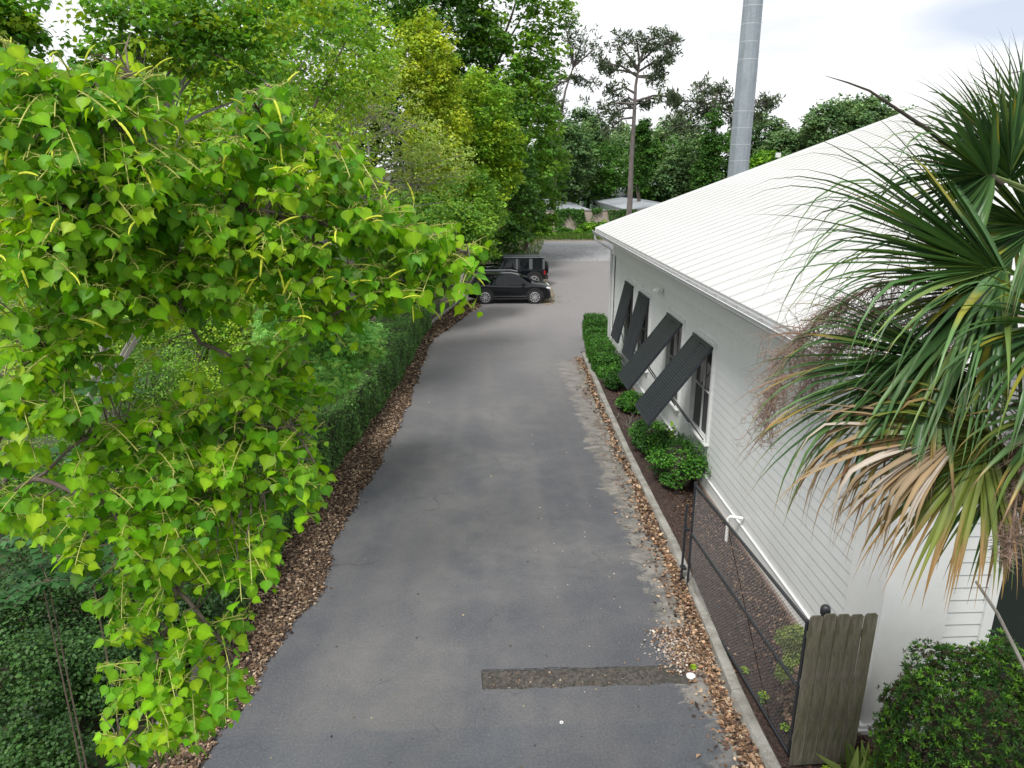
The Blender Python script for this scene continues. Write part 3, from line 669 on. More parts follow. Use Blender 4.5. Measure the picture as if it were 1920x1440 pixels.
# Bahama shutters: frame, centre mullion, angled louvre slats, two prop arms
SH = [(15.60, 17.05, 3.89, 1.60), (18.18, 19.63, 3.93, 1.66), (21.98, 23.32, 4.78, 1.41), (24.40, 25.66, 4.81, 1.45)]
SHL = ['nearest', 'second', 'third', 'farthest']
def shutter(y0, y1, xb, zb):
    hx, hz = XW-.075, 3.44; d = Vector((xb-hx, 0, zb-hz)); L_ = d.length; th = math.atan2(-d.x, -d.z)   # swing out
    piv = Vector((hx, y0, hz))-BO; W_ = y1-y0
    # local: x' = outward normal, y along wall, z down
    m = MB(); t = .035
    m.box(-t, t, 0, .035, -L_, 0); m.box(-t, t, W_-.035, W_, -L_, 0); m.box(-t, t, .035, W_-.035, -.05, -0.0); m.box(-t, t, .035, W_-.035, -L_, -L_+.04); m.box(-t, t-.01, W_*.5-.012, W_*.5+.012, -L_+.04, -.05)
    o = m.obj('shutter', M['shutter'], bl); o.location = piv; o.rotation_euler = (0, th, 0)
    n = 36; sp = (L_-.10)/n; w2 = (W_-.07-.024)/2
    me = slat_me; 
    for i in range(n):
        for s in range(2):
            q = link('slat', me, None, o); q.location = (-.012, .037+s*(w2+.024), -.055-sp*(i+.5)); q.scale = (1, w2-.004, 1)
    # hinge rail
    MB().box(-.05, .03, -.02, W_+.02, .002, .05).obj('hinge_rail', M['shutter'], o)
    # prop arms from window sides to the lower shutter third
    inv = Matrix.Rotation(-th, 3, 'Y')
    for yy in (.1, W_-.1):
        pw = Vector((XW-.06-hx, yy, WZ0+.05-hz)); a = inv @ pw; MB().tube([a, (.03, yy, -L_*.62)], .016, 5).obj('prop_arm', M['black_metal'], o)
sm_ = MB(); ca, sa = math.cos(R(24))*1.10, math.sin(R(24))*1.10
sm_.prism([(-.022, -.030), (.020, -.030), (.020, .0285), (.008, .0285), (.008, .017), (-.016, .012)], 0, 1, 'y'); slat_me = sm_.mesh('slat', M['shutter'])
for w_ in WIN: window(*w_)
for s_ in SH: shutter(*s_)
# front: square column, siding, trim, porch shade
cx0, cx1, cy0, cy1 = 5.22, 6.12, 7.88, 8.72
bobj(MB().box(cx0, cx1, cy0, cy1, -.04, 4.85), 'column', M['trim_white'])
bobj(MB().box(cx0-.09, cx1+.09, cy0-.09, cy1+.06, -.30, -.045), 'plinth', M['trim_white'])
bobj(MB().box(cx0-.05, cx1+.05, cy0-.05, cy1+.02, -.0445, .0), 'plinth_cap', M['trim_white'])
fw = bobj(MB().prism([(cx1, -.3), (37, -.3), (37, 4.9), (XR, zr(XR)-.1), (EX+.3, zr(EX+.3)-.1), (EX+.3, 4.86), (cx1, 4.86)], 8.40, 8.55, 'y'), 'front_wall', M['siding'])
fb = MB(); fb.prism([(0, 0), (-.026, .0), (-.008, .205), (0, .205)], 0, 1, 'y')
fm_ = MB(); fm_.prism([(0, 0), (-.026, 0), (-.008, .205), (0, .205)], 0, 1, 'x'); 
fm_.v = [(x, y, z) for x, y, z in fm_.v]; front_me = fm_.mesh('siding_board', M['siding'])
z = .21
while z < 3.9:
    for (xa, xb_) in ((cx1+.12, 7.02), (11.2, 14.5)):
        o = link('siding_board', front_me, None, fw); o.location = Vector((xa, 8.40, z))-BO; o.scale = (xb_-xa, 1, 1)
    z += .2
bobj(MB().box(cx1, cx1+.118, 8.36, 8.398, -.05, 4.85), 'corner_board', M['trim_white'])
bobj(MB().box(7.02, 7.17, 8.34, 8.398, -.05, 3.9), 'opening_casing', M['trim_white'])
bobj(MB().box(7.172, 8.9, 8.37, 8.395, -.1, 2.6), 'doorway_panel', M['glass'])  # dark glass sheet stands for the shade in the open porch
bobj(MB().box(8.902, 9.05, 8.34, 8.398, -.05, 3.9), 'opening_casing', M['trim_white'])
bobj(MB().box(cx0-.05, 14.5, 8.30, 8.396, 4.10, 4.85), 'frieze_board', M['trim_white'])
# gable lap boards above the frieze, stepped with the roof slope
z = 4.9
while z < 9:
    xa = max(EX+.45, EX+(z+.35-EZ)/SL)
    o = link('siding_board', front_me, None, fw); o.location = Vector((xa, 8.40, z))-BO; o.scale = (max(.2, 16-xa), 1, 1); z += .2
# near gable verge trim
bobj(MB().add([(EX-.02, YG0-.03, zr(EX-.02)-.2), (XR, YG0-.03, zr(XR)-.2), (XR, YG0-.03, zr(XR)+.04), (EX-.02, YG0-.03, zr(EX-.02)+.04), (EX-.02, YG0-.001, zr(EX-.02)-.2), (XR, YG0-.001, zr(XR)-.2), (XR, YG0-.001, zr(XR)+.04), (EX-.02, YG0-.001, zr(EX-.02)+.04)],
    [(0, 1, 2, 3), (7, 6, 5, 4), (3, 2, 6, 7), (0, 3, 7, 4), (0, 4, 5, 1), (1, 5, 6, 2)]), 'verge_trim', M['trim_white'])
# louvred cupola on the ridge
cu = Vector((XR, 21.5, zr(XR))); cm = MB().box(cu.x-.8, cu.x+.8, cu.y-.8, cu.y+.8, cu.z-.5, cu.z+1.3)
cp = bobj(cm, 'cupola', M['trim_white'])
for i in range(7):
    q = MB().box(cu.x-.84, cu.x-.80, cu.y-.6, cu.y+.6, cu.z+.1+i*.15, cu.z+.17+i*.15); q.v = [tuple(Vector(v)-BO) for v in q.v]; q.obj('louvre', M['gutter'], cp)
q = MB().add([(cu.x-1.1, cu.y-1.1, cu.z+1.32), (cu.x+1.1, cu.y-1.1, cu.z+1.32), (cu.x+1.1, cu.y+1.1, cu.z+1.32), (cu.x-1.1, cu.y+1.1, cu.z+1.32), (cu.x, cu.y, cu.z+2.1)], [(3, 2, 1, 0), (0, 1, 4), (1, 2, 4), (2, 3, 4), (3, 0, 4)])
q.v = [tuple(Vector(v)-BO) for v in q.v]; q.obj('cupola_roof', M['roof'], cp)
# security light on the wall
fl_ = empty('floodlight', (XW-.02, 20.55, 3.98), 0, 'small white twin security light on the siding between the two pairs of shutters', 'light')
MB().tube([(.0, 0, 0), (-.05, 0, 0)], .055, 10).obj('base', M['plastic_white'], fl_, 40)
for s in (-1, 1):
    MB().tube([(-.05, 0, 0), (-.10, s*.05, .01)], .012, 6).obj('arm', M['plastic_white'], fl_)
    MB().tube([(-.08, s*.05, .03), (-.14, s*.10, -.0), (-.21, s*.15, -.05)], [.03, .05, .058], 10).obj('lamp_head', M['plastic_white'], fl_, 50)
MB().box(-.09, -.03, -.03, .03, -.15, -.06).obj('sensor', M['plastic_white'], fl_)
# white condensate pipe by the skirt
pp = MB().tube([(XW-.02, 12.95, .52), (XW-.24, 13.05, .52), (XW-.28, 13.07, .47), (XW-.28, 13.07, -.12)], .034, 8)
tag(pp.obj('drain_pipe', M['plastic_white'], None, 50), 'white plastic drain pipe bending out of the wall just above the bed behind the gate', 'pipe')

# ================================================================== GATE, POSTS, PANEL
ga, gb = Vector((3.73, 11.32, .06)), Vector((3.95, 7.34, .06)); GH = 2.0
gd = (gb-ga); GL = gd.length; gz = math.atan2(gd.y, gd.x)
gr = empty('chain_link_gate', ga, gz, 'black chain link gate swung open along the right kerb', 'gate')
def tb(a, b, r, nm, par, mt='black_metal', n=8): return MB().tube([a, b], r, n).obj(nm, M[mt], par, 50)
for x in (0, GL): tb((x, 0, 0), (x, 0, GH), .026, 'upright', gr)
for z_ in (0.0, GH*.52, GH): tb((0, 0, z_), (GL, 0, z_), .024, 'rail', gr)
tb((GL, 0, GH), (GL, 0, GH+.03), .03, 'cap', gr)
tb((0, 0, GH), (0, 0, GH+.05), .033, 'cap', gr)
wm = MB(); st = .062; k = int((GL+GH)/st)
def clipseg(x0, s):
    # line x = x0 + s*z clipped to 0..GL
    zs = [0, GH]
    za, zb_ = 0.02, GH-.02
    if s > 0: za = max(za, -x0); zb_ = min(zb_, GL-x0)
    else: za = max(za, x0-GL); zb_ = min(zb_, x0)
    return (za, zb_) if zb_ > za+.02 else None
for i in range(k+1):
    for s, x0, yo in ((1, -GH+i*st, .0), (-1, i*st, .004)):
        c = clipseg(x0, s)
        if c: wm.tube([(x0+s*c[0], yo, c[0]), (x0+s*c[1], yo, c[1])], .0018, 3, False)
wo = wm.obj('wire_mesh', M['black_metal'], gr); wo['kind'] = 'stuff'
# latch post in front of gate tip
lp = empty('latch_post', (3.66, 11.5, -.1), 0, 'thin dark steel pipe post standing beside the far end of the open gate', 'post')
tb((0, 0, 0), (0, 0, 1.66), .024, 'pipe', lp); tb((0, 0, 1.66), (0, 0, 1.69), .03, 'cap', lp)
for zz in (.4, 1.2): MB().box(-.035, .06, -.09, .03, zz, zz+.04).obj('clamp', M['black_metal'], lp)
gp_ = empty('gate_post', (3.985, 7.26, -.2), 0, 'thick black steel gate post with cap at the near end of the gate', 'post')
tb((0, 0, 0), (0, 0, 2.27), .038, 'pipe', gp_)
for zz in (.5, 1.1, 1.95): tb((0, 0, zz), (0, 0, zz+.045), .047, 'hinge_band', gp_)
bp_ = empty('panel_post', (4.2, 7.42, -.2), 0, 'black round post with domed cap standing behind the grey wooden boards', 'post')
tb((0, 0, 0), (0, 0, 2.34), .048, 'pipe', bp_)
MB().tube([(0, 0, 2.32), (0, 0, 2.37), (0, 0, 2.415), (0, 0, 2.44), (0, 0, 2.45)], [.058, .062, .055, .035, .008], 14).obj('domed_cap', M['black_metal'], bp_, 60)
wp = empty('wooden_fence', (3.90, 7.20, 0), R(2), 'short fence of five weathered grey-green dog-eared boards at the end of the gate', 'fence')
wx = 0
for i in range(5):
    w_ = .166; h_ = 2.25+random.uniform(-.012, .012); m = MB(); c = .035; zb_ = .0
    c = .03; poly = [(0, zb_), (w_, zb_), (w_-.001, h_-c), (w_-c, h_), (c, h_), (.001, h_-c)]
    m.prism(poly, 0, .018, 'y'); o = m.obj('board', M['wood'], wp); o.location = (wx, random.uniform(-.003, .005), 0); o.rotation_euler = (0, random.uniform(-.001, .002), 0)
    bevel(o, .003, 1); wx += w_+random.uniform(.003, .007)
for zz in (.35, 1.2, 1.9): MB().box(.02, wx-.02, .026, .066, zz, zz+.09).obj('rail', M['wood'], wp)
# corrugated black drain hose
hp = MB(); pts = []; rad = []
for i in range(120):
    t = i/119; pts.append((3.98+1.15*t, 7.08-.10*math.sin(t*2)+.0*t, .0)); rad.append(.062 if i % 2 else .052)
hp.tube(pts, rad, 12); tag(hp.obj('corrugated_pipe', M['plastic_black'], None, 20), 'black corrugated drain pipe lying at the foot of the wooden boards', 'pipe')
# cleanout cap, washer
tag(MB().tube([(3.11, 8.93, .0), (3.11, 8.93, .02), (3.11, 8.93, .026)], [.068, .068, .058], 24).obj('cleanout_cap', M['plastic_white'], None, 40), 'round white plastic cap on the ground at the end of the trench', 'cap')
rg = MB(); 
for i in range(20):
    a0, a1 = 2*math.pi*i/20, 2*math.pi*(i+1)/20
    v = [(1.04+r*math.cos(a_), 8.08+r*math.sin(a_), z_) for a_ in (a0, a1) for r in (.014, .026) for z_ in (.001, .008)]
    rg.add(v, [(0, 1, 5, 4), (2, 6, 7, 3), (1, 3, 7, 5), (0, 4, 6, 2)])
tag(rg.obj('washer', M['plastic_white']), 'tiny pale ring lying on the asphalt near the bottom of the picture', 'washer')
pc = MB(); pc.add([(4.05, 26.4, .03), (4.3, 26.35, .05), (4.28, 26.5, .06), (4.1, 26.52, .03)], [(0, 1, 2, 3)]); pc.box(4.05, 4.2, 26.3, 26.36, .0, .02)

# ================================================================== MONOPOLE
po = empty('monopole_tower', (0, 0, 0), 0, 'tall tapered galvanised steel pole rising behind the white roof', 'pole')
base = at_y(1377, 400, 58); base.z = ZG; po.location = base
top = at_y(1416, -60, 58); HT = 52; tilt = 0
r0 = 17.0/F*60*1.02; 
secs = 22; zz = 0
pm = MB(); npl = 16; pts = []; rad = []
for (za, zb_, ra, rb) in ((0, 15.2, r0*1.05, r0*.97), (15.2, 32, r0*.955, r0*.80), (32, HT, r0*.79, r0*.6)):
    m = MB().tube([(0, 0, za), (0, 0, zb_)], [ra, rb], npl); m.obj('pole_section', M['galv'], po, 12)
z = 2.0
while z < 30:
    rr = r0*(1.07-.27*z/32)+.015; MB().tube([(0, 0, z), (0, 0, z+.05)], rr, npl, True).obj('weld_band', M['steel_line'], po, 12); z += 1.22
for z in range(8, 40, 2):
    MB().tube([(r0*.9, -.1, z), (r0*.9+.16, -.12, z)], .012, 4).obj('step_peg', M['galv'], po)

# ================================================================== BOUNDARY WALL AND STORAGE SHEDS
bw = empty('boundary_wall', (8, 85.2, 0), 0, 'beige stucco boundary wall hung with ivy behind the gravel lot', 'wall')
MB().box(-9, 34, 0, .3, -.2, 2.65).obj('stucco', M['stucco_wall'], bw); MB().box(-9.05, 34.05, -.06, .36, 2.652, 2.78).obj('coping', M['concrete'], bw)
def shed(name, p0, depth, width, hgt, label, ndoor, side, yaw=0.0, end_door=False):
    r = empty(name, p0, yaw, label, 'storage building', 'storage sheds behind the boundary wall')
    MB().box(0, width, 0, depth, -.2, hgt).obj('wall', M['shed_white'], r)
    m = MB(); m.add([(-.4, -.5, hgt+.02), (width+.4, -.5, hgt+.02), (width+.4, depth+.5, hgt+.02), (-.4, depth+.5, hgt+.02), (-.4, -.5, hgt+.16), (width+.4, -.5, hgt+.16), (width+.4, depth+.5, hgt+.16), (-.4, depth+.5, hgt+.16), (width*.5, -.5, hgt+.16+width*.06), (width*.5, depth+.5, hgt+.16+width*.06)],
       [(0, 3, 2, 1), (0, 1, 5, 8, 4), (3, 7, 9, 6, 2), (1, 2, 6, 5), (0, 4, 7, 3), (4, 8, 9, 7), (8, 5, 6, 9)]); m.obj('roof', M['shed_roof'], r)
    L_ = depth; st_ = L_/ndoor
    for i in range(ndoor):
        a_ = i*st_+st_*.18; b_ = (i+1)*st_-st_*.18
        (MB().box(-.04, -.005, a_, b_, -.15, hgt-.45)).obj('doorway_panel', M['shed_green'], r)
        (MB().box(-.06, -.005, b_+.05, b_+st_*.36-.1, .0, hgt-.02)).obj('pilaster', M['shed_white'], r)
    nd = max(2, int(width/3.2)) if end_door else 0
    for i in range(nd):
        s_ = width/nd; MB().box(i*s_+.5, (i+1)*s_-.5, -.04, -.005, -.15, hgt-.45).obj('doorway_panel', M['shed_green'], r)
    return r
shed('storage_shed', (9.9, 89, 0), 31, 3.4, 2.35, 'low grey roofed storage shed, leftmost behind the boundary wall', 10, -1)
shed('storage_shed', (18.2, 89, 0), 31, 8, 2.45, 'grey roofed storage shed with a long row of green doors facing left', 12, -1)
shed('storage_shed', (17.0, 123, 0), 10, 44, 3.0, 'wide white and green storage building, farthest behind the wall', 3, -1, 0, True)

# ================================================================== CARS
def make_car(name, loc, rz, label, st, W, wheels, wr, paint, roofmat, wins, shield, rear, flare, extras):
    root = empty(name, loc, rz, label, 'car', 'cars parked at the end of the driveway')
    # stations: x, zb, zs, zt, wb, ws, wt
    xs = [s[0] for s in st]
    def S_(x, i): return float(np.interp(x, xs, [s[i] for s in st]))
    ring = []
    for s in st:
        x, zb, zs, zt, wb, ws, wt = s; zm = zb+(zs-zb)*.55
        half = [(wb*.9, zb), (wb, zb+.06), (ws+.012, zm), (ws, zs-.03), (ws-.03, zs), (wt+.02, zt-.06), (wt-.05, zt-.012), (wt*.5, zt+.012)]
        ring.append([(x, -y, z) for y, z in half]+[(x, 0, zt+.02)]+[(x, y, z) for y, z in half[::-1]])
    n = len(ring[0]); m = MB(); v = [p for r in ring for p in r]
    f = [(i*n+j, i*n+j+1, (i+1)*n+j+1, (i+1)*n+j) for i in range(len(st)-1) for j in range(n-1)]
    f += [((i+1)*n, (i+1)*n+n-1, i*n+n-1, i*n) for i in range(len(st)-1)]
    f += [tuple(range(n)), tuple((len(st)-1)*n+j for j in range(n))[::-1]]
    m.add(v, f); body = m.obj('body', M[paint], root, 33)
    # roof skin as own part if other material
    def ysurf(x, z):
        zs, zt, ws, wt = S_(x, 2), S_(x, 3), S_(x, 5), S_(x, 6)
        t = (z-zs)/max(.02, zt-.06-zs); return (ws-.03)+(wt+.02-(ws-.03))*min(1, max(0, t))
    for (poly, nm) in wins:
        for sd in (-1, 1):
            w_ = MB(); (x0a, x1a, za), (x0b, x1b, zb2) = poly; nx = 6
            vs = []
            for j in range(2):
                z = (za, zb2)[j]
                for i in range(nx+1):
                    x = ((x0a, x0b)[j])+(((x1a, x1b)[j])-((x0a, x0b)[j]))*i/nx; vs.append((x, sd*(ysurf(x, z)+.010), z))
            w_.add(vs, [(i, i+1, nx+1+i+1, nx+1+i) for i in range(nx)]); w_.obj('window', M['car_glass'], root)
            # bright or dark surround
            e = MB().tube([(vs[i][0], vs[i][1]+sd*.002, vs[i][2]) for i in range(nx+1)], .008, 4); e.obj('window_trim', M['plastic_black'], root)
    for (xa, za, wa, xb, zb2, wb2, nm) in (shield, rear):
        g_ = MB(); off = .012*(1 if xa < xb else -1)
        o_ = Vector((zb2-za, 0, -(xb-xa))).normalized()*(-.014 if False else .014)
        if o_.x*(1 if nm == 'windshield' else -1) < 0: o_ = -o_
        pa = Vector((xa, 0, za))+o_; pb = Vector((xb, 0, zb2))+o_
        g_.add([(pa.x, -wa, pa.z), (pa.x, wa, pa.z), (pb.x, wb2, pb.z), (pb.x, -wb2, pb.z), (pa.x, 0, pa.z+.02), (pb.x, 0, pb.z+.02)], [(0, 4, 5, 3), (4, 1, 2, 5)]); g_.obj(nm, M['car_glass'], root)
    for wxp in wheels:
        for sd in (-1, 1):
            yb = W/2; wl = empty('wheel', (wxp, sd*(yb-.075), wr)); wl.parent = root
            # arch shadow gap and flare
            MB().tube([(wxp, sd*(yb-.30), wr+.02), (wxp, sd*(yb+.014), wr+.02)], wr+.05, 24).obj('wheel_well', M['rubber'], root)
            fr_ = MB(); k = 14
            for i in range(k):
                a0, a1 = math.pi*i/k-.12*(1-2*i/k), math.pi*(i+1)/k-.12*(1-2*(i+1)/k)
                vs = [(wxp+r*math.cos(a_), sd*y_, wr+.02+r*math.sin(a_)) for a_ in (a0, a1) for r in (wr+.06, wr+.06+flare) for y_ in (yb-.06, yb+.034)]
                fr_.add(vs, [(0, 1, 5, 4), (2, 6, 7, 3), (1, 3, 7, 5)])
            fr_.obj('wheel_arch', M['plastic_black'], root)
            ty = MB(); pr = [(-.11, wr*.70), (-.115, wr*.9), (-.09, wr*.99), (-.03, wr), (.03, wr), (.09, wr*.99), (.115, wr*.9), (.11, wr*.73)]
            k = 28; vs = [(r*math.cos(2*math.pi*i/k), y_, r*math.sin(2*math.pi*i/k)) for i in range(k) for y_, r in pr]; q = len(pr)
            ty.add(vs, [(i*q+j, i*q+j+1, ((i+1) % k)*q+j+1, ((i+1) % k)*q+j) for i in range(k) for j in range(q-1)]); ty.obj('tyre', M['rubber'], wl, 40)
            MB().tube([(0, sd*.02, 0), (0, sd*.04, 0)], wr*.60, 24).obj('rim_backing', M['plastic_black'], wl)  # black disc behind the spokes stands for the dark wheel hollow
            rm = MB(); k = 28
            for i in range(k):
                a0, a1 = 2*math.pi*i/k, 2*math.pi*(i+1)/k
                vs = [(r*math.cos(a_), sd*y_, r*math.sin(a_)) for a_ in (a0, a1) for r, y_ in ((wr*.74, .114), (wr*.66, .121), (wr*.62, .06))]
                rm.add(vs, [(0, 1, 4, 3), (1, 2, 5, 4)])
            for i in range(extras.get('spokes', 10)):
                a_ = 2*math.pi*i/extras.get('spokes', 10); w1 = extras.get('spw', .022)
                Mx = Matrix.Rotation(-a_, 4, 'Y')
                rm.box(wr*.08, wr*.68, *sorted((sd*.085, sd*.108)), -w1, w1, Mx)
            rm.tube([(0, sd*.07, 0), (0, sd*.112, 0)], wr*.15, 12)
            rm.obj('rim', M['alloy'], wl)
    return root, ysurf, S_
ST1 = [(-2.33, .50, .92, .98, .70, .74, .62), (-2.30, .38, 1.00, 1.06, .82, .84, .70), (-2.22, .34, 1.03, 1.22, .88, .90, .70), (-2.05, .28, 1.03, 1.46, .91, .925, .66), (-1.85, .26, 1.03, 1.61, .92, .935, .635),
 (-1.2, .25, 1.01, 1.66, .92, .94, .63), (-.4, .25, .99, 1.68, .92, .94, .625), (.2, .25, .98, 1.66, .92, .94, .62), (.55, .25, .97, 1.60, .92, .935, .615), (.95, .25, .965, 1.33, .92, .935, .66), (1.28, .25, 1.0, 1.16, .92, .93, .74),
 (1.45, .25, .99, 1.125, .92, .925, .76), (1.85, .25, .96, 1.07, .90, .905, .74), (2.1, .26, .90, 1.00, .87, .88, .70), (2.26, .28, .80, .91, .82, .82, .66), (2.34, .34, .66, .77, .72, .72, .58)]
w1 = [(((-1.72, -1.20, 1.10), (-1.58, -1.20, 1.50)), 'a'), (((-1.14, -.28, 1.08), (-1.14, -.28, 1.53)), 'b'), (((-.20, .98, 1.06), (-.20, .60, 1.51)), 'c')]
c1, ys1, Sf1 = make_car('parked_car', (1.62, 41.05, 0), R(-.5), 'glossy black sport utility car with silver wheels, nose to the right, nearer of two', ST1, 1.88, (-1.40, 1.42), .385, 'paint_black', 'paint_black', w1,
  (1.24, 1.18, .74, .58, 1.585, .60, 'windshield'), (-2.20, 1.22, .66, -1.90, 1.56, .58, 'rear_window'), .055, dict(spokes=10, spw=.026))
for sd in (-1, 1):
    MB().tube([(-1.85, sd*.60, 1.66), (-1.6, sd*.61, 1.71), (.1, sd*.60, 1.72), (.5, sd*.59, 1.645)], .018, 6).obj('roof_rail', M['chrome'], c1, 50)
    mr = MB(); mr.tube([(.74, sd*.96, 1.10), (.80, sd*1.06, 1.13), (.78, sd*1.12, 1.13)], [.06, .10, .07], 8); mr.obj('mirror', M['paint_black'], c1, 60)
    MB().tube([(1.98, sd*.83, .87), (2.14, sd*.79, .87), (2.27, sd*.70, .83), (2.345, sd*.54, .78)], [.02, .085, .085, .05], 8).obj('headlight', M['lamp_glass'], c1, 60)
    MB().box(-2.31, -2.02, *sorted((sd*.70, sd*.925)), .93, 1.07).obj('tail_light', M['lamp_red'], c1)
    for hx in (-.30, .78-.02): MB().box(hx-.16-.2, hx-.2+.0, *sorted((sd*.945, sd*.975)), .90, .925).obj('door_handle', M['paint_black'], c1)
    MB().box(-.95, 1.0, *sorted((sd*.925, sd*.955)), .27, .34).obj('side_sill', M['plastic_black'], c1)
    MB().box(-.9, .95, *sorted((sd*.950, sd*.962)), .44, .455).obj('side_moulding', M['chrome'], c1)
    for xg in (-.24, -1.16, 1.02): MB().box(xg-.004, xg+.004, *sorted((sd*.90, sd*.949)), .36, .97).obj('door_gap', M['rubber'], c1)
    MB().box(2.33, 2.36, *sorted((sd*.04, sd*.26)), .52, .72).obj('grille', M['chrome'], c1)
MB().box(2.24, 2.37, -.62, .62, .30, .42).obj('front_bumper', M['plastic_black'], c1)
MB().box(-2.37, -2.26, -.7, .7, .34, .52).obj('rear_bumper', M['plastic_black'], c1)

ST2 = [(-2.12, .52, 1.08, 1.14, .80, .82, .72), (-2.10, .48, 1.12, 1.80, .86, .88, .78), (-2.0, .46, 1.12, 1.87, .90, .91, .80), (-1.0, .42, 1.12, 1.89, .90, .92, .80), (.0, .42, 1.12, 1.885, .90, .92, .80), (.48, .42, 1.12, 1.86, .90, .92, .79), (.60, .42, 1.12, 1.78, .90, .92, .80),
  (.88, .42, 1.12, 1.26, .90, .92, .84), (1.0, .42, 1.12, 1.20, .90, .92, .86), (1.8, .44, 1.10, 1.17, .88, .91, .86), (2.15, .48, 1.06, 1.14, .86, .89, .84), (2.2, .52, 1.0, 1.06, .84, .87, .80)]
w2 = [(((-1.92, -1.30, 1.25), (-1.90, -1.30, 1.70)), 'a'), (((-1.06, -.36, 1.20), (-1.06, -.36, 1.72)), 'b'), (((-.20, .66, 1.20), (-.20, .50, 1.72)), 'c')]
c2, ys2, Sf2 = make_car('parked_car', (2.02, 47.0, 0), R(180.5), 'boxy black off-road car with grey hardtop and rear spare wheel, behind the nearer car', ST2, 1.94, (-1.40, 1.45), .42, 'paint_black', 'paint_grey', w2,
  (.90, 1.28, .80, .60, 1.78, .72, 'windshield'), (-2.13, 1.25, .66, -2.11, 1.70, .66, 'rear_window'), .10, dict(spokes=6, spw=.045))
ht = MB(); ht.add([(-2.13, -.80, 1.83), (-2.0, -.815, 1.875), (.48, -.81, 1.875), (.56, -.80, 1.83), (.56, .80, 1.83), (.48, .81, 1.875), (-2.0, .815, 1.875), (-2.13, .80, 1.83),
     (-2.11, -.72, 1.915), (.50, -.72, 1.91), (.50, .72, 1.91), (-2.11, .72, 1.915)], [(0, 1, 8), (1, 2, 9, 8), (2, 3, 9), (3, 4, 10, 9), (4, 5, 10), (5, 6, 11, 10), (6, 7, 11), (7, 0, 8, 11), (8, 9, 10, 11)]); ht.obj('hardtop', M['paint_grey'], c2, 20)
for sd in (-1, 1):
    for (xa, xb) in ((-2.10, -1.94), (-1.29, -1.07), (-.35, -.21)):
        q = MB(); q.add([(xa, sd*(ys2(xa, 1.16)+.012), 1.15), (xb, sd*(ys2(xb, 1.16)+.012), 1.15), (xb, sd*(ys2(xb, 1.80)+.012), 1.82), (xa, sd*(ys2(xa, 1.80)+.012), 1.82)], [(0, 1, 2, 3)]); q.obj('pillar', M['paint_grey'], c2)
    MB().box(-2.15, -2.02, *sorted((sd*.80, sd*.935)), .80, 1.06).obj('tail_light', M['lamp_red'], c2)
    MB().tube([(.72, sd*.93, 1.22), (.76, sd*1.04, 1.25), (.76, sd*1.13, 1.25)], [.03, .10, .09], 8).obj('mirror', M['plastic_black'], c2, 60)
    MB().box(-.9, .9, *sorted((sd*.90, sd*.99)), .42, .48).obj('side_step', M['plastic_black'], c2)
    for hx in (-.42, .44): MB().box(hx-.15, hx, *sorted((sd*.925, sd*.96)), 1.0, 1.03).obj('door_handle', M['plastic_black'], c2)
    for xg in (-.28, -1.18, .62): MB().box(xg-.004, xg+.004, *sorted((sd*.90, sd*.935)), .46, 1.1).obj('door_gap', M['rubber'], c2)
    MB().tube([(2.19, sd*.66, .95), (2.24, sd*.66, .95)], .12, 14).obj('headlight', M['lamp_glass'], c2, 40)
    MB().tube([(-1.8, sd*.68, 1.93), (-1.6, sd*.68, 1.975), (.2, sd*.68, 1.975), (.4, sd*.68, 1.93)], .02, 6).obj('roof_rail', M['plastic_black'], c2)
MB().box(-2.32, -2.10, -.86, .86, .50, .70).obj('rear_bumper', M['plastic_black'], c2)
MB().box(2.16, 2.34, -.88, .88, .50, .74).obj('front_bumper', M['plastic_black'], c2)
MB().box(2.19, 2.225, -.52, .52, .80, 1.04).obj('grille', M['plastic_black'], c2)
sw = empty('spare_wheel', (-2.29, .0, 1.16)); sw.parent = c2
MB().tube([(-.11, 0, 0), (-.10, 0, 0), (-.03, 0, 0), (.05, 0, 0), (.11, 0, 0)], [.24, .38, .41, .41, .36], 24).obj('tyre', M['rubber'], sw, 40)
MB().tube([(-.12, 0, 0), (-.09, 0, 0)], .22, 20).obj('rim', M['alloy'], sw, 40)
# grey wheel stop lying left of the nearer car

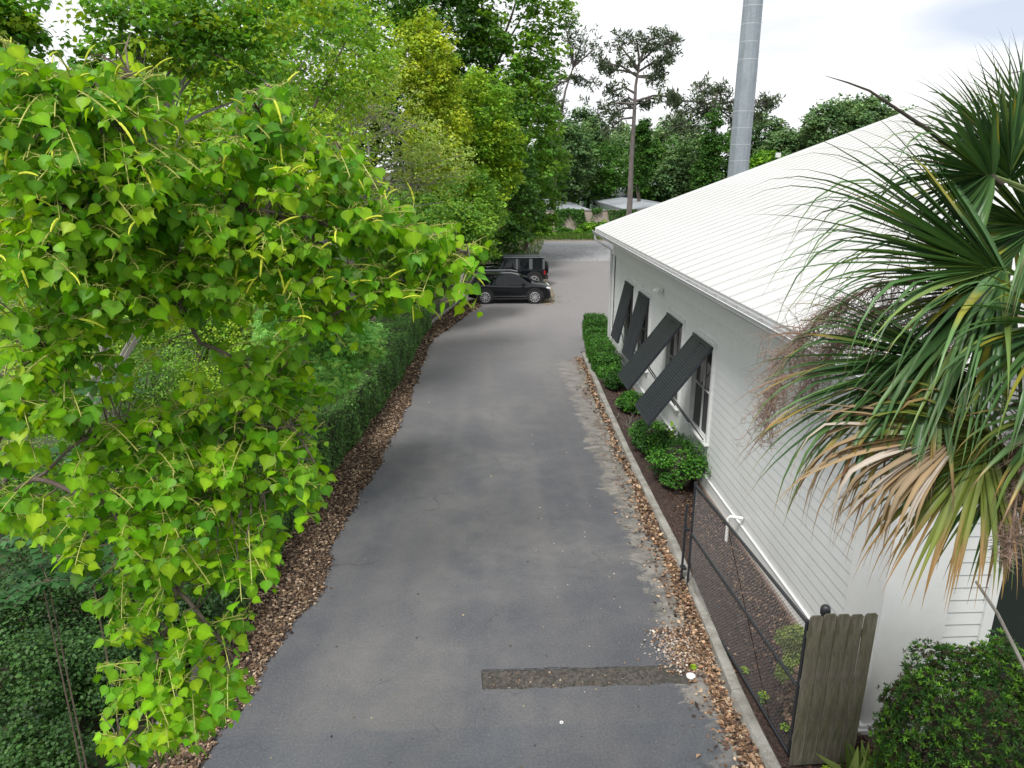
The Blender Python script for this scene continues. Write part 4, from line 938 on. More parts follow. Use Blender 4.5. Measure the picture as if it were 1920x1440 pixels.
# ================================================================== HEDGE AND WALL SHRUBS
def box_hedge(name, pts, wd, h, leaf, dens, pal, label, cat='hedge'):
    """clipped hedge along pts (x,y of road-side foot); leaves on its faces over a solid dark core that stops see-through"""
    root = empty(name, (pts[0][0], pts[0][1], 0), 0, label, cat); O = np.array([pts[0][0], pts[0][1], 0.]); parts = []; core = MB()
    for (a, b) in zip(pts[:-1], pts[1:]):
        a = Vector((*a, 0)); b = Vector((*b, 0)); d = (b-a); Ls = d.length; d.normalize(); s = Vector((-d.y, d.x, 0))
        n = int(Ls*(wd+h*1.5)*dens/(leaf/.05)**1.2); t = rng.random(n)*Ls; q = rng.random(n)*(wd+h*1.5)
        top = q < wd; lump = .07*np.sin(t*2.1+q*3)+.05*np.sin(t*5.3)
        u = np.where(top, q, rng.normal(0, .03, n)+lump*.7); zz = np.where(top, h+lump+rng.normal(0, .045, n)+(rng.random(n) < .03)*rng.uniform(0, .16, n), (q-wd)/1.5*1.0)
        bk = (~top) & (q > wd+h); u = np.where(bk, wd+rng.normal(0, .04, n), u); zz = np.where(bk, (q-wd-h)/(.5*h)*h, np.where(top, zz, np.clip(q-wd, 0, h)))
        e = np.minimum(1, np.maximum(0, (zz-h+.12)/.12)); u = np.where(top, u, u+.06*e)
        P = np.array(a)[None]+np.array(d)[None]*t[:, None]+np.array(s)[None]*u[:, None]; P[:, 2] = zz
        out = np.where(top[:, None], np.array([0, 0, 1.])[None], -np.array(s)[None]*np.where(bk, -1, 1)[:, None]+np.array([0, 0, .35]))
        nr = unit(out+rng.standard_normal((n, 3))*.5); tp = unit(rng.standard_normal((n, 3))+out*.6)
        cols = np.clip(palette(n, pal, None, .22), .005, 1); parts.append(leaf_cloud(P-O, nr, tp, leaf*rng.uniform(.6, 1.4, n), cols, TR))
        A, B2 = a-Vector(O), b-Vector(O); i_ = .09
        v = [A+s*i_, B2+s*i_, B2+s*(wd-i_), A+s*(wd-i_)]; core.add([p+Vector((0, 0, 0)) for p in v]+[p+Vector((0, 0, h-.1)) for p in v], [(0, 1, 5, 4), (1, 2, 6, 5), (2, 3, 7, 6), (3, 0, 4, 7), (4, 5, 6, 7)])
    for (a, b) in ((pts[0], pts[1]), (pts[-1], pts[-2])):
        a = Vector((*a, 0)); b = Vector((*b, 0)); d = (a-b).normalized(); e = (Vector((*pts[1], 0))-Vector((*pts[0], 0))).normalized(); s = Vector((-e.y, e.x, 0))
        n = int(wd*h*dens*1.6/(leaf/.05)**1.2); P = np.array(a)[None]+np.array(s)[None]*rng.uniform(0, wd, (n, 1))+np.array(d)[None]*rng.normal(.02, .035, (n, 1)); P[:, 2] = rng.uniform(0, h+.03, n)
        nr = unit(np.array(d)[None]+np.array([0, 0, .35])+rng.standard_normal((n, 3))*.5); tp = unit(rng.standard_normal((n, 3))+np.array(d)*.6)
        parts.append(leaf_cloud(P-O, nr, tp, leaf*rng.uniform(.6, 1.4, n), np.clip(palette(n, pal, None, .22), .005, 1), TR))
    core.obj('twig_fill', M['bark_dark'], root)['kind'] = 'stuff'; v, f, c = merge(parts); link('leaves', np_mesh('leaves', v, f, c), M['leaf'], root); return root  # core is a solid dark filler that gives the hedge its dark inside
hp_ = [(interp(KL, y)+.20, y) for y in (9.8, 12, 14, 16.5, 19, 22, 25, 28, 31, 33.5)]
box_hedge('hedge', hp_, 1.6, 1.35, .055, 760, G['hedge'], 'long clipped dark green hedge along the left kerb of the driveway')
def shrub(name, loc, rad, leaf, n, pal, label, cat='shrub', T=TR, mat='leaf', flat_top=False, trunk=True, nb=14, group=None, face=-1, spiky=0, core=.72):
    root = empty(name, loc, 0, label, cat, group); rad = np.array(rad); per = n//nb
    bp = crown_pts((0, 0, rad[2]), rad*.80, nb, -2, .55); bp = bp[bp[:, 2] > .05]
    rr = np.full(len(bp), float(min(rad))*.40)*rng.uniform(.6, 1.5, len(bp))
    parts = [bough_leaves(bp, rr, per, leaf, pal, T, -.2 if spiky else .1, .8, .3, .2, .9)]
    m = len(parts[0][0]); v, f, c = merge(parts); link('leaves', np_mesh('leaves', v, f, c), M[mat], root)
    st = MB(); R2 = Vector(rad)
    for q in bp[:10]: st.tube([(0, 0, -.1), Vector(q)*.5+Vector((random.uniform(-.05, .05), 0, 0)), q], [.02, .014, .006], 5)
    st.obj('stems', M['bark_dark'], root)
    if core:  # solid dark filler behind the leaves, blocks the view through the shrub
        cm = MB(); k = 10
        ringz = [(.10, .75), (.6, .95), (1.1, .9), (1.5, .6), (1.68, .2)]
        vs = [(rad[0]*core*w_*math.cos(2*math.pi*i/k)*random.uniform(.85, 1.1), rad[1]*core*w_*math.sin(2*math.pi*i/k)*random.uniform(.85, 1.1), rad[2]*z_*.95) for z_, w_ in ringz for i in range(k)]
        cm.add(vs, [(j*k+i, j*k+(i+1) % k, (j+1)*k+(i+1) % k, (j+1)*k+i) for j in range(len(ringz)-1) for i in range(k)]+[tuple((len(ringz)-1)*k+i for i in range(k))]); cm.obj('twig_fill', M['bark_dark'], root)
    return root
WS = 'clipped shrubs along the foot of the white wall'
for (x, y, rx, ry, rz, lb) in (
  (4.66, 24.1, .52, 1.0, .42, 'lower bush just before the tip of the second pair of shutters'),
  (4.74, 21.5, .45, .78, .33, 'small low bush alone between the two pairs of shutters'),
  (4.58, 18.0, .55, 1.15, .45, 'loose bush under the lower edge of the nearest shutter'),
  (4.76, 16.0, .74, 1.3, .62, 'largest rounded glossy bush beside the gate tip, below the nearest window')):
    shrub('shrub', (x, y, -.1), (rx, ry, rz), .05, 9000, G['box'], lb, 'shrub', TR, group=WS, nb=44, core=.55)
for (ya, yb, xa, wd, h, lb) in ((30.9, 31.8, 4.66, .95, .95, 'farthest clipped box-shaped bush beyond the corner of the white building'), (29.25, 29.75, 4.46, .85, .72, 'second clipped box-shaped bush, in the gap before the long green mass')):
    box_hedge('box_bush', [(xa, yb), (xa, ya)], wd, h, .05, 1500, G['box'], lb, 'shrub')
box_hedge('box_hedge', [(4.30, 28.2), (4.28, 27.5), (4.26, 26.6), (4.24, 25.0)], .82, .76, .05, 1500, G['box'], 'continuous clipped bright green hedge along the wall below the two far shutters', 'hedge')
sh = shrub('shrub', (5.02, 18.2, -.1), (.22, .3, .5), .14, 160, G['mid'], 'spiky upright plant against the wall behind the bush', 'shrub', TQ, core=0, nb=8)
tw = MB()
for i in range(70):
    p = Vector((4.55+random.gauss(0, .2), 19.5+random.gauss(0, .5), -.05)); q = p+Vector((random.gauss(0, .2), random.gauss(0, .2), random.uniform(.15, .4))); tw.tube([p, (p+q)/2+Vector((.03, 0, .03)), q], [.006, .005, .002], 3, False)
tag(tw.obj('dead_shrub', M['bark_grey']), 'bare grey twiggy shrub under the tip of the nearest shutter', 'shrub')
# half-dead shrub behind the gate
shrub('shrub', (4.55, 8.45, -.1), (.36, .45, .68), .045, 9000, [(.20, .28, .05), (.26, .34, .07), (.13, .16, .04)], 'thin yellow-green shrub behind the near end of the gate', 'shrub', TQ, core=0, nb=18)
db = shrub('dead_shrub', (4.40, 7.85, -.1), (.34, .45, .52), .06, 9000, [(.20, .125, .09), (.28, .19, .13), (.12, .08, .06)], 'brown withered shrub pressed against the gate mesh beside the wooden boards', 'shrub', TQ, 'dry', core=0, nb=20)
for i, (x, y, s, lb) in enumerate(((3.95, 9.0, .07, 'tiny green weed under the gate bottom rail, farthest'), (4.0, 8.35, .10, 'green weed at the middle of the gate foot'), (4.12, 7.75, .10, 'green weed near the wooden boards inside the gate'), (3.17, 9.1, .06, 'small green weed beside the white cleanout cap'), (4.35, 7.08, .07, 'weed sprouting at the foot of the wooden boards'))):
    shrub('weed', (x, y, -.03), (s, s, s*.9), .035, 90, G['bright'], lb, 'weed', TR, core=0, nb=5)
# big mounded shrub in front of the building
def whorl_shrub(name, loc, rad, n, label):
    root = empty(name, loc, 0, label, 'shrub'); rad = np.array(rad); parts = []
    d = unit(rng.standard_normal((n, 3))); d[:, 2] = np.abs(d[:, 2])*1.1-.35; d = unit(d)
    lump = 1+.13*np.sin(d[:, 0]*7+1)*np.cos(d[:, 1]*6)-.16*np.clip(d[:, 2], 0, 1)*np.hypot(d[:, 0], d[:, 1])+.06*np.sin(d[:, 2]*13)+rng.normal(0, .035, n)
    lay = np.where(rng.random(n) < .7, 1, rng.uniform(.72, 1, n)); P = d*rad*(lump*lay)[:, None]+np.array([0, 0, rad[2]*.75])
    ok = P[:, 2] > .02; P = P[ok]; d = d[ok]; m = len(P); bc = palette(m, [(.045, .13, .024), (.07, .19, .028), (.15, .33, .032), (.03, .085, .02), (.09, .07, .045)], None, .2)
    k = 9; Pp = np.repeat(P, k, 0); dd = np.repeat(d, k, 0); a = unit(rng.standard_normal((m*k, 3))); tip = unit(dd*.8+a*.9+np.array([0, 0, .25]))
    nr = unit(np.cross(tip, rng.standard_normal((m*k, 3)))+dd*.7)
    cols = np.clip(np.repeat(bc, k, 0)*(1+.15*rng.standard_normal((m*k, 1))), .005, 1)
    v, f, c = leaf_cloud(Pp, nr, tip, .052*rng.uniform(.7, 1.3, m*k), cols, T_quad(.14, .05)); link('leaves', np_mesh('leaves', v, f, c), M['leaf'], root)
    st = MB()
    for i in range(26):
        q = P[random.randrange(m)]; st.tube([(0, 0, -.1), Vector(q)*.45+Vector((0, 0, .15)), q], [.03, .018, .005], 5)
    st.obj('stems', M['bark_dark'], root)
    core = MB(); kk = 12; rz_ = [(.05, .7), (.4, .85), (.9, .85), (1.3, .6), (1.55, .25)]  # solid dark filler, darkens the inside of the shrub
    core.add([(rad[0]*.58*w_*math.cos(2*math.pi*i/kk), rad[1]*.58*w_*math.sin(2*math.pi*i/kk), rad[2]*z_*.85) for z_, w_ in rz_ for i in range(kk)], [(j*kk+i, j*kk+(i+1) % kk, (j+1)*kk+(i+1) % kk, (j+1)*kk+i) for j in range(4) for i in range(kk)]+[tuple(4*kk+i for i in range(kk))]); core.obj('twig_fill', M['bark_dark'], root)
whorl_shrub('shrub', (5.75, 6.55, -.15), (1.05, .95, 1.32), 6500, 'large rounded yew-like shrub at the lower right in front of the building')
whorl_shrub('shrub', (4.95, 6.35, -.15), (.42, .35, .36), 500, 'small sprawling bush at the foot of the large rounded shrub')

# ================================================================== TREES BEHIND THE HEDGE
PX = px_crown
def T_(label, px, Y, crowns, pal, leaf, per, nb, base=None, **k):
    cr = [(*PX(x, y, Yc, w_, h_, ry), sh) for (x, y, Yc, w_, h_, ry, sh) in crowns]
    b = base or (cr[0][0][0]+random.uniform(-.5, .5), cr[0][0][1]+.5, ZG)
    return tree(k.pop('name', 'broadleaf_tree'), b, cr, G[pal] if isinstance(pal, str) else pal, leaf, per, nb, label, **k)
LG = 'trees behind the hedge'
# farthest dark mass at the end of the row
T_('tall dark green tree overhanging the parked cars, its edge against the sky', 930, 62, [(900, 40, 62, 150, 190, 5, .55), (965, 250, 60, 75, 170, 4, .3), (820, 160, 64, 130, 200, 5, .35)], 'mid', .30, 46, 560, (1.0, 62, ZG), group=LG, tr=.4, br=.20, shell=.65)
T_('dark leafy tree hanging low just behind the parked cars', 940, 54, [(930, 385, 55, 75, 110, 3, .5), (880, 300, 56, 110, 140, 4, .5)], 'dark', .22, 46, 400, (-1.2, 55, ZG), group=LG, tr=.3, br=.22, shell=.6)
T_('mid green rounded tree at the right end of the tree row, by the gravel lot', 1010, 66, [(1010, 330, 66, 52, 95, 3, .6), (985, 400, 66, 30, 50, 2, .25)], 'mid', .26, 40, 260, (4.0, 67, ZG), group=LG, tr=.25, br=.24, shell=.6)
T_('yellow-green tree with an upright feathery crown above the cars', 905, 47, [(905, 240, 47, 62, 95, 2.4, .4), (885, 360, 47, 62, 90, 2.4, .35), (940, 290, 48, 45, 70, 2, .25)], 'bright', .16, 46, 480, (-1.8, 48, ZG), group=LG, tr=.16, br=.22, shell=.45)
T_('yellow-green tree left of the feathery one, with a pointed crown', 800, 42, [(795, 130, 44, 55, 85, 2.4, .5), (820, 260, 44, 60, 90, 2.4, .4)], 'yellow', .15, 46, 420, (-5, 44, ZG), group=LG, tr=.15, br=.24, shell=.45)
T_('dense dark tree filling the back of the row at the top centre', 700, 58, [(700, 60, 60, 210, 200, 5, .6), (760, 280, 58, 190, 130, 4, .4)], 'dark', .30, 44, 520, (-9, 60, ZG), group=LG, tr=.45, br=.2, shell=.65)
T_('grey twiggy tree with sparse pale leaves behind the hedge', 690, 27, [(680, 200, 27, 130, 100, 2.2, .4), (790, 310, 28, 95, 75, 1.8, .35), (640, 340, 26, 110, 60, 1.8, .25)], 'pale', .085, 26, 360, (-9.5, 27, ZG), group=LG, bark='bark_grey', tr=.14, br=.26, limbs=70, shell=.2, droop=.1)
T_('bushy mid green tree over the hedge below the grey twiggy one', 800, 35, [(850, 445, 36, 85, 60, 2.2, .4), (730, 430, 33, 110, 75, 2.4, .4), (880, 390, 40, 60, 70, 2, .2)], 'mid', .13, 46, 520, (-6.2, 35, ZG), group=LG, tr=.18, br=.22, shell=.55)
T_('dark bush above the far end of the hedge', 790, 38, [(800, 500, 39, 60, 60, 2.0, .6), (750, 520, 35, 60, 50, 1.8, .4)], 'dark', .11, 46, 360, (-4.8, 38, ZG), group=LG, tr=.12, br=.26, shell=.55)
T_('lime green mid-height tree behind the foreground branches', 560, 22, [(540, 300, 22, 150, 100, 2.2, .45), (600, 110, 24, 130, 110, 2.6, .35), (480, 420, 21, 120, 80, 2, .2)], 'bright', .10, 44, 560, (-10, 22, ZG), group=LG, tr=.16, br=.22, shell=.5)
T_('tall green tree behind the left group, crown beyond the top edge', 420, 44, [(480, 40, 46, 230, 150, 5, .6), (380, 250, 42, 200, 140, 4, .4)], 'mid', .24, 44, 460, (-16, 45, ZG), group=LG, tr=.4, br=.2, shell=.6)
# tallow-like trees mid-distance, round leaves
RND = [(.13, .31, .035), (.17, .37, .04), (.10, .25, .035), (.25, .38, .03)]
T_('round-leaved green tree at the top left, its grey limb crossing the gap', 330, 9.5, [(300, 60, 9.5, 120, 75, 1.2, .38), (440, 100, 10, 120, 85, 1.2, .4), (560, 30, 10.5, 90, 60, 1.2, .15), (190, 150, 9, 25, 50, .8, .07)], RND, .062, 40, 200, (-7.4, 10.5, ZG), group=LG, bark='bark_grey', tr=.075, br=.26, T=TT, mat='leaf_tallow', limbs=26, shell=.3, droop=.7)
T_('dark round-leaved tree at the top left corner', 20, 8, [(10, 40, 8.5, 60, 75, .8, .7), (-60, 120, 8, 80, 90, .8, .3)], RND, .062, 40, 90, (-8.6, 8, ZG), group=LG, bark='bark_grey', tr=.12, br=.3, T=TT, mat='leaf_tallow', limbs=10, shell=.3, droop=.7)
T_('bright thicket tree behind the middle of the foreground tallow', 300, 13, [(330, 300, 13, 190, 110, 1.6, .5), (180, 420, 12, 190, 120, 1.6, .3), (420, 200, 14, 110, 80, 1.4, .2)], 'bright', .075, 46, 520, (-10.5, 13, ZG), group=LG, tr=.07, br=.22, limbs=12, shell=.5)
# sweetgum sapling over the hedge
T_('light green star-leaved sapling leaning over the hedge', 640, 16.5, [(650, 650, 16.6, 62, 60, .7, .45), (600, 590, 16.4, 62, 50, .7, .3), (600, 710, 16, 70, 40, .6, .25), (530, 640, 16, 60, 80, .7, .2)], [(.22, .50, .10), (.27, .55, .11), (.16, .40, .08), (.30, .52, .10)], .095, 46, 330, (-5.9, 16.8, ZG), group=LG, tr=.05, br=.30, T=TS, limbs=24, shell=.4, name='sapling')
# understory shrubs left of the hedge
US = 'understory bushes left of the hedge'
und = [
 (520, 560, 3.0, 100, 70, 'bright', 'olive bush under the gap in the foreground branches', .07),
 (390, 590, 2.8, 110, 80, 'bright', 'lime bush with thin stems behind the bare limb', .07),
 (250, 590, 2.6, 120, 80, 'bright', 'green bush behind the middle left leaves', .065),
 (90, 580, 2.6, 130, 80, 'bright', 'green bush at the left edge, under the upper leaves', .065),
 (545, 720, 1.8, 65, 60, 'mid', 'dark shaded bush beside the star-leaved sapling', .06),
 (430, 720, 1.8, 100, 70, 'bright', 'mid green bush between the lower leaf masses', .055),
 (290, 720, 1.9, 110, 70, 'mid', 'grey-green bush behind the lower limb', .055),
 (110, 730, 2.0, 140, 80, 'bright', 'leafy bush at the left edge at mid height', .055),
 (120, 500, 3.4, 170, 90, 'mid', 'tall green bush at the left, behind the hanging leaves', .09),
 (300, 510, 3.2, 150, 90, 'mid', 'tall green bush seen through the gap under the long limb', .09),
 (440, 520, 3.2, 130, 80, 'mid', 'tall green bush behind the right end of the gap', .09),
 (60, 620, 2.2, 120, 70, 'mid', 'green bush low at the left edge above the middle', .07),
 (350, 640, 2.2, 130, 60, 'mid', 'green bush under the bare crooked branch', .07),
 (480, 620, 2.6, 100, 70, 'bright', 'pale lime bush left of the star-leaved sapling', .07),
 (60, 900, 1.4, 140, 110, 'mid', 'dark green bush at the left edge below the middle', .05),
 (240, 890, 1.4, 140, 90, 'mid', 'green bush behind the lower leaf mass', .05),
 (400, 890, 1.3, 90, 80, 'mid', 'dark bush next to the near end of the hedge', .05),
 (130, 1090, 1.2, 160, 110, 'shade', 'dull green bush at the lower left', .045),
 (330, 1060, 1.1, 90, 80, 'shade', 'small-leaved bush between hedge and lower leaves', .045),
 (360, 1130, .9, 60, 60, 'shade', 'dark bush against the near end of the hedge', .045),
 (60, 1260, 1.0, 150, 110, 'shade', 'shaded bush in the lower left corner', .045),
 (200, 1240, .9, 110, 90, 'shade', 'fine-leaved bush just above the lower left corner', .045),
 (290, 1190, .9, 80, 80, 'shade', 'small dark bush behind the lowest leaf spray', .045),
 (60, 470, 3.2, 150, 80, 'mid', 'leafy bush at the far left behind the upper leaves', .07),
 (180, 640, 2.4, 120, 70, 'bright', 'light green bush in the gap left of the bare limb', .06),
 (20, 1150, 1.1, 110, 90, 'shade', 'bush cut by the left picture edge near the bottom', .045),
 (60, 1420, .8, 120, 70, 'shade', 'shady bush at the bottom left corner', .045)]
for (x, y, zc, wpx, hpx, pal, lb, lf) in und:
    r_ = ray(x, y); Y = (zc-CAM_H)/r_.z*r_.y
    c, r = PX(x, y, Y, wpx, hpx, .8); bx = min(c[0], interp(KL, Y)-1.2)
    nb = 70; bp = crown_pts(c, r, nb, -.5, .35); O = np.array([bx, c[1]+.3, ZG]); root = empty('understory_bush', tuple(O), 0, lb, 'bush', US)
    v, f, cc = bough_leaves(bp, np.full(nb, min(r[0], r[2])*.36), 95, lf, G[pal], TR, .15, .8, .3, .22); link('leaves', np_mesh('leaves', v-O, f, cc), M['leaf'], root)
    st = MB()
    for q in bp[:14]: 
        q = Vector(q)-Vector(O); st.tube([(random.uniform(-.2, .1), random.uniform(-.1, .1), -.1), q*.55+Vector((random.uniform(-.2, 0), 0, 0)), q], [.022, .014, .005], 5)
    st.obj('stems', M['bark_dark'] if pal != 'bright' else M['bark_grey'], root)
# compound-leaf weeds at far left
def pinnate(x, y, d, lb, sc=.3):
    o = at_d(x, y, d); root = empty('young_tree', (o.x-.3, o.y+.2, ZG), 0, lb, 'plant', 'feather-leaved plants at the left'); O = np.array(root.location); Ps, Ns, Ts, Ss = [], [], [], []; st = MB()
    for i in range(9):
        a = i*.75+random.random(); el = random.uniform(-.1, .45); dr = Vector((math.cos(a)*math.cos(el), math.sin(a)*math.cos(el), math.sin(el))); prev = o.copy()
        pts = [o]
        for k in range(1, 8):
            p = o+dr*sc*k/7+Vector((0, 0, -.35*sc*(k/7)**2)); pts.append(p); sd = dr.cross(Vector((0, 0, 1))).normalized()
            for s in (-1, 1): Ps.append(p); Ts.append(sd*s+dr*.5); Ns.append(Vector((random.gauss(0, .2), random.gauss(0, .2), 1))); Ss.append(sc*.24)
        st.tube([q-Vector(O) for q in pts], .003, 3)
    st.tube([(0, 0, 0), (o-Vector(O))*.6+Vector((.05, 0, 0)), o-Vector(O)], [.009, .007, .004], 5)
    n = len(Ps); v, f, c = leaf_cloud(np.array(Ps)-O, np.array(Ns), np.array(Ts), np.array(Ss), np.clip(palette(n, [(.04, .13, .035), (.055, .16, .045)]), .01, 1), TR)
    link('leaves', np_mesh('leaves', v, f, c), M['leaf'], root); st.obj('stems', M['twig'], root)
for a_ in ((130, 850, 5.2, 'feather-leaved plant at the left edge at mid height'), (60, 1000, 4.8, 'feather-leaved plant by the left edge, lower one'), (90, 1090, 4.8, 'broad dull plant at lower left'), (190, 720, 5.6, 'feather-leaved plant behind the left leaf clusters'), (250, 1010, 5.2, 'feather-leaved plant between the lower sprays')): pinnate(*a_)
# leaning bare trunk behind the nearer car
lt = MB().tube([(-1.6, 42.0, -.1), (-1.25, 42.4, .9), (-.75, 42.9, 2.3), (-.5, 43.2, 3.6)], [.11, .10, .085, .07], 8)
tag(lt.obj('leaning_tree', M['bark_grey'], None, 50), 'pale bare trunk leaning behind the tail of the nearer car', 'tree trunk')
tk = empty('dead_tree', (5.0, 75, ZG), 0, 'slim dark trunk standing at the right end of the row by the gravel lot', 'tree trunk')
MB().tube([(0, 0, 0), (.1, 0, 3), (-.05, 0, 7)], [.22, .17, .12], 7).obj('trunk', M['bark_pine'], tk, 60)

# ================================================================== BACKGROUND TREES
BG = 'trees behind the storage sheds'
bgt = [(1100, 330, 118, 85, 60, 'dark', 'dark rounded tree left of the tall pine behind the sheds'), (1060, 300, 112, 55, 75, 'far', 'leafy tree behind the left trunk'), (1095, 262, 125, 40, 55, 'far', 'vine-draped pointed tree rising left of the pine'),
 (1150, 320, 135, 60, 55, 'far', 'pale soft tree just left of the pine trunk'), (1165, 275, 150, 48, 34, 'farpale', 'lightest tree far behind the pine'), (1235, 330, 120, 62, 62, 'dark', 'dark round tree right of the pine'),
 (1290, 330, 116, 60, 60, 'far', 'mid green tree between the vine column and the steel pole'), (1345, 325, 120, 60, 70, 'dark', 'dark tree left of the steel pole base'), (1265, 270, 140, 50, 45, 'farpale', 'pale loose tree above the dark round one'),
 (1420, 265, 122, 52, 46, 'far', 'green tree right of the steel pole above the roof'), (1470, 290, 118, 50, 40, 'far', 'rounded tree over the roof edge right of the pole'), (1435, 315, 100, 30, 25, 'mid', 'light green shrub-like tree at the roof edge by the pole'),
 (1570, 245, 112, 60, 48, 'far', 'full green tree above the roof, second from right'), (1625, 222, 116, 55, 36, 'far', 'green tree crown farthest right above the roof'), (1520, 275, 120, 40, 35, 'farpale', 'small pale tree between the roof-edge trees'), (980, 260, 100, 70, 110, 'dark', 'dark tree seen behind the end of the left row'), (1700, 250, 130, 60, 40, 'far', 'green tree mostly hidden by the white roof')]
for (x, y, Y, wpx, hpx, pal, lb) in bgt:
    T_(lb, x, Y, [(x, y, Y, wpx, hpx, wpx*Y/F*.8, 1.0)], pal, .42, 34, 210, None, group=BG, mat='far_leaf', tr=.35, br=.26, limbs=14, shell=.5, flat=.8)
# vine column
T_('narrow column of vines on a dead trunk right of the pine', 1207, 100, [(1207, 250, 100, 15, 26, 1.2, .4), (1203, 310, 100, 17, 50, 1.2, .5), (1222, 285, 100, 14, 18, 1.1, .15)], 'vine', .26, 46, 150, group=BG, mat='far_leaf', tr=.3, br=.5, shell=.4, name='vine_covered_tree')
T_('tall vine-clad trunk left of the steel pole', 1335, 102, [(1335, 270, 102, 18, 60, 1.5, .5), (1325, 330, 102, 26, 45, 1.5, .4)], 'vine', .26, 46, 190, group=BG, mat='far_leaf', tr=.35, br=.5, shell=.4, name='vine_covered_tree')
# low growth on and before the boundary wall
iv = []; 
def ivy_pts(n):
    xs = []
    while len(xs) < n:
        x = random.uniform(-3, 24); hgt = 1.1+1.0*math.sin(x*1.7)+.9*math.sin(x*.73+2)+random.gauss(0, .35)
        if x > 14.3: hgt += 3
        top = 2.9; z = top-abs(random.gauss(0, 1))*max(.15, hgt)
        if z > 0 and (math.sin(x*2.9)+math.sin(x*1.1+z) > -.55): xs.append((x, 85.12-abs(random.gauss(0, .08)), z))
    return np.array(xs)
P = ivy_pts(6500); n = len(P)
o = cloud_obj('ivy', [leaf_cloud(P, np.array([0, -1, .4])+rng.standard_normal((n, 3))*.4, np.array([0, 0, -1])+rng.standard_normal((n, 3))*.5, .22*rng.uniform(.6, 1.3, n), np.clip(palette(n, G['vine'], None, .2), .01, 1), TR)], M['far_leaf'])
tag(o, 'dark green ivy hanging in tongues over the beige boundary wall', 'ivy', None, 'stuff')
for (x, y, Y, wpx, hpx, pal, lb) in ((1100, 432, 83.5, 18, 14, 'mid', 'rounded weed bush at the foot of the boundary wall, left of the roof corner'), (1085, 438, 83, 10, 8, 'mid', 'small bright bush at the wall foot'), (1018, 435, 80, 24, 18, 'mid', 'bush by the slim trunk at the left end of the wall'), (1060, 436, 84, 12, 9, 'dark', 'low dark bush in the middle of the wall foot'), (1125, 430, 83.5, 15, 14, 'mid', 'bush at the wall foot next to the white roof corner')):
    T_(lb, x, Y, [(x, y, Y, wpx, hpx, 1.0, 1.0)], pal, .2, 40, 50, None, mat='far_leaf', tr=.06, br=.4, shell=.3, limbs=4, name='bush', cat='bush')
# ------------------------------------------------------------------ pines
def needle_tufts(cs, pal, s):
    n = len(cs); k = 13; P = np.repeat(cs, k, 0)+rng.normal(0, s*.25, (n*k, 3)); d = unit(rng.standard_normal((n*k, 3))+np.array([0, 0, .5])); nr = unit(rng.standard_normal((n*k, 3)))
    return leaf_cloud(P, nr, d, s*rng.uniform(.5, 1.1, n*k), np.clip(np.repeat(palette(n, pal, None, .15), k, 0)*(1+.15*rng.standard_normal((n*k, 1))), .01, 1), T_quad(.14, .04))
def pine(base, tpts, tr, pads, label, tuft=.55, per=26):
    """tpts trunk points world; pads: (centre world, (rx,ry,rz), attach t)"""
    root = empty('pine_tree', base, 0, label, 'pine tree', 'tall pines'); B = Vector(base)
    tp = [Vector(p) for p in tpts]; n = len(tp); MB().tube([p-B for p in tp], [tr*(1-.72*i/(n-1)) for i in range(n)], 9).obj('trunk', M['bark_pine'], root, 60)
    cs = []; lim = MB()
    for (c, r, t) in pads:
        c = Vector(c); i = min(n-2, int(t*(n-1))); f = t*(n-1)-i; s = tp[i].lerp(tp[i+1], f); mid = s.lerp(c, .5)+Vector((0, 0, random.uniform(.0, .5)))
        lim.tube([s-B, mid-B, c-B], [.14, .10, .05], 6)
        for j in range(per):
            q = Vector([c[k]+random.gauss(0, .72)*r[k] for k in range(3)]); cs.append(q)
            if j % 2 == 0: lim.tube([mid.lerp(c, random.random())-B, q-B], [.035, .018], 3)
    lim.obj('branches', M['bark_pine'], root, 60); v, f, c = needle_tufts(np.array([tuple(q) for q in cs]), G['pine'], tuft); link('crown', np_mesh('crown', v-np.array(base), f, c), M['far_leaf'], root)
YP = 80; k = YP/F*1.03
def pad(x, y, w_, h_, t, Y=YP): c = at_y(x, y, Y); s = Y/F; return (c+Vector((0, random.uniform(-1, 1), 0)), (w_*s, w_*s*.8, h_*s), t)
b = at_y(1180, 402, YP); 
pine((b.x, YP, ZG), [(b.x-.1, YP, ZG)]+[tuple(at_y(x, y, YP)) for x, y in ((1181, 380), (1184, 300), (1189, 220), (1192, 160), (1199, 118))], .36,
 [pad(1192, 75, 22, 12, 1), pad(1222, 70, 20, 12, 1), pad(1250, 85, 20, 14, 1), pad(1265, 75, 12, 10, 1), pad(1212, 95, 15, 10, 1), pad(1158, 88, 12, 12, .95), pad(1175, 118, 20, 9, .93), pad(1145, 128, 16, 9, .9), pad(1130, 120, 10, 8, .88), pad(1235, 118, 18, 9, .92), pad(1250, 112, 10, 8, .92), pad(1225, 150, 14, 10, .88), pad(1240, 140, 8, 9, .88),
  pad(1150, 170, 14, 9, .75), pad(1170, 190, 14, 9, .7), pad(1130, 200, 18, 10, .68), pad(1150, 215, 18, 9, .66), pad(1145, 240, 14, 9, .6), pad(1215, 195, 12, 6, .7), pad(1240, 190, 18, 9, .7), pad(1262, 180, 14, 9, .7)],
 'tallest pine with a bare straight trunk and flat open crown against the sky', .60, 17)
Y2 = 92; b = at_y(1038, 395, Y2)
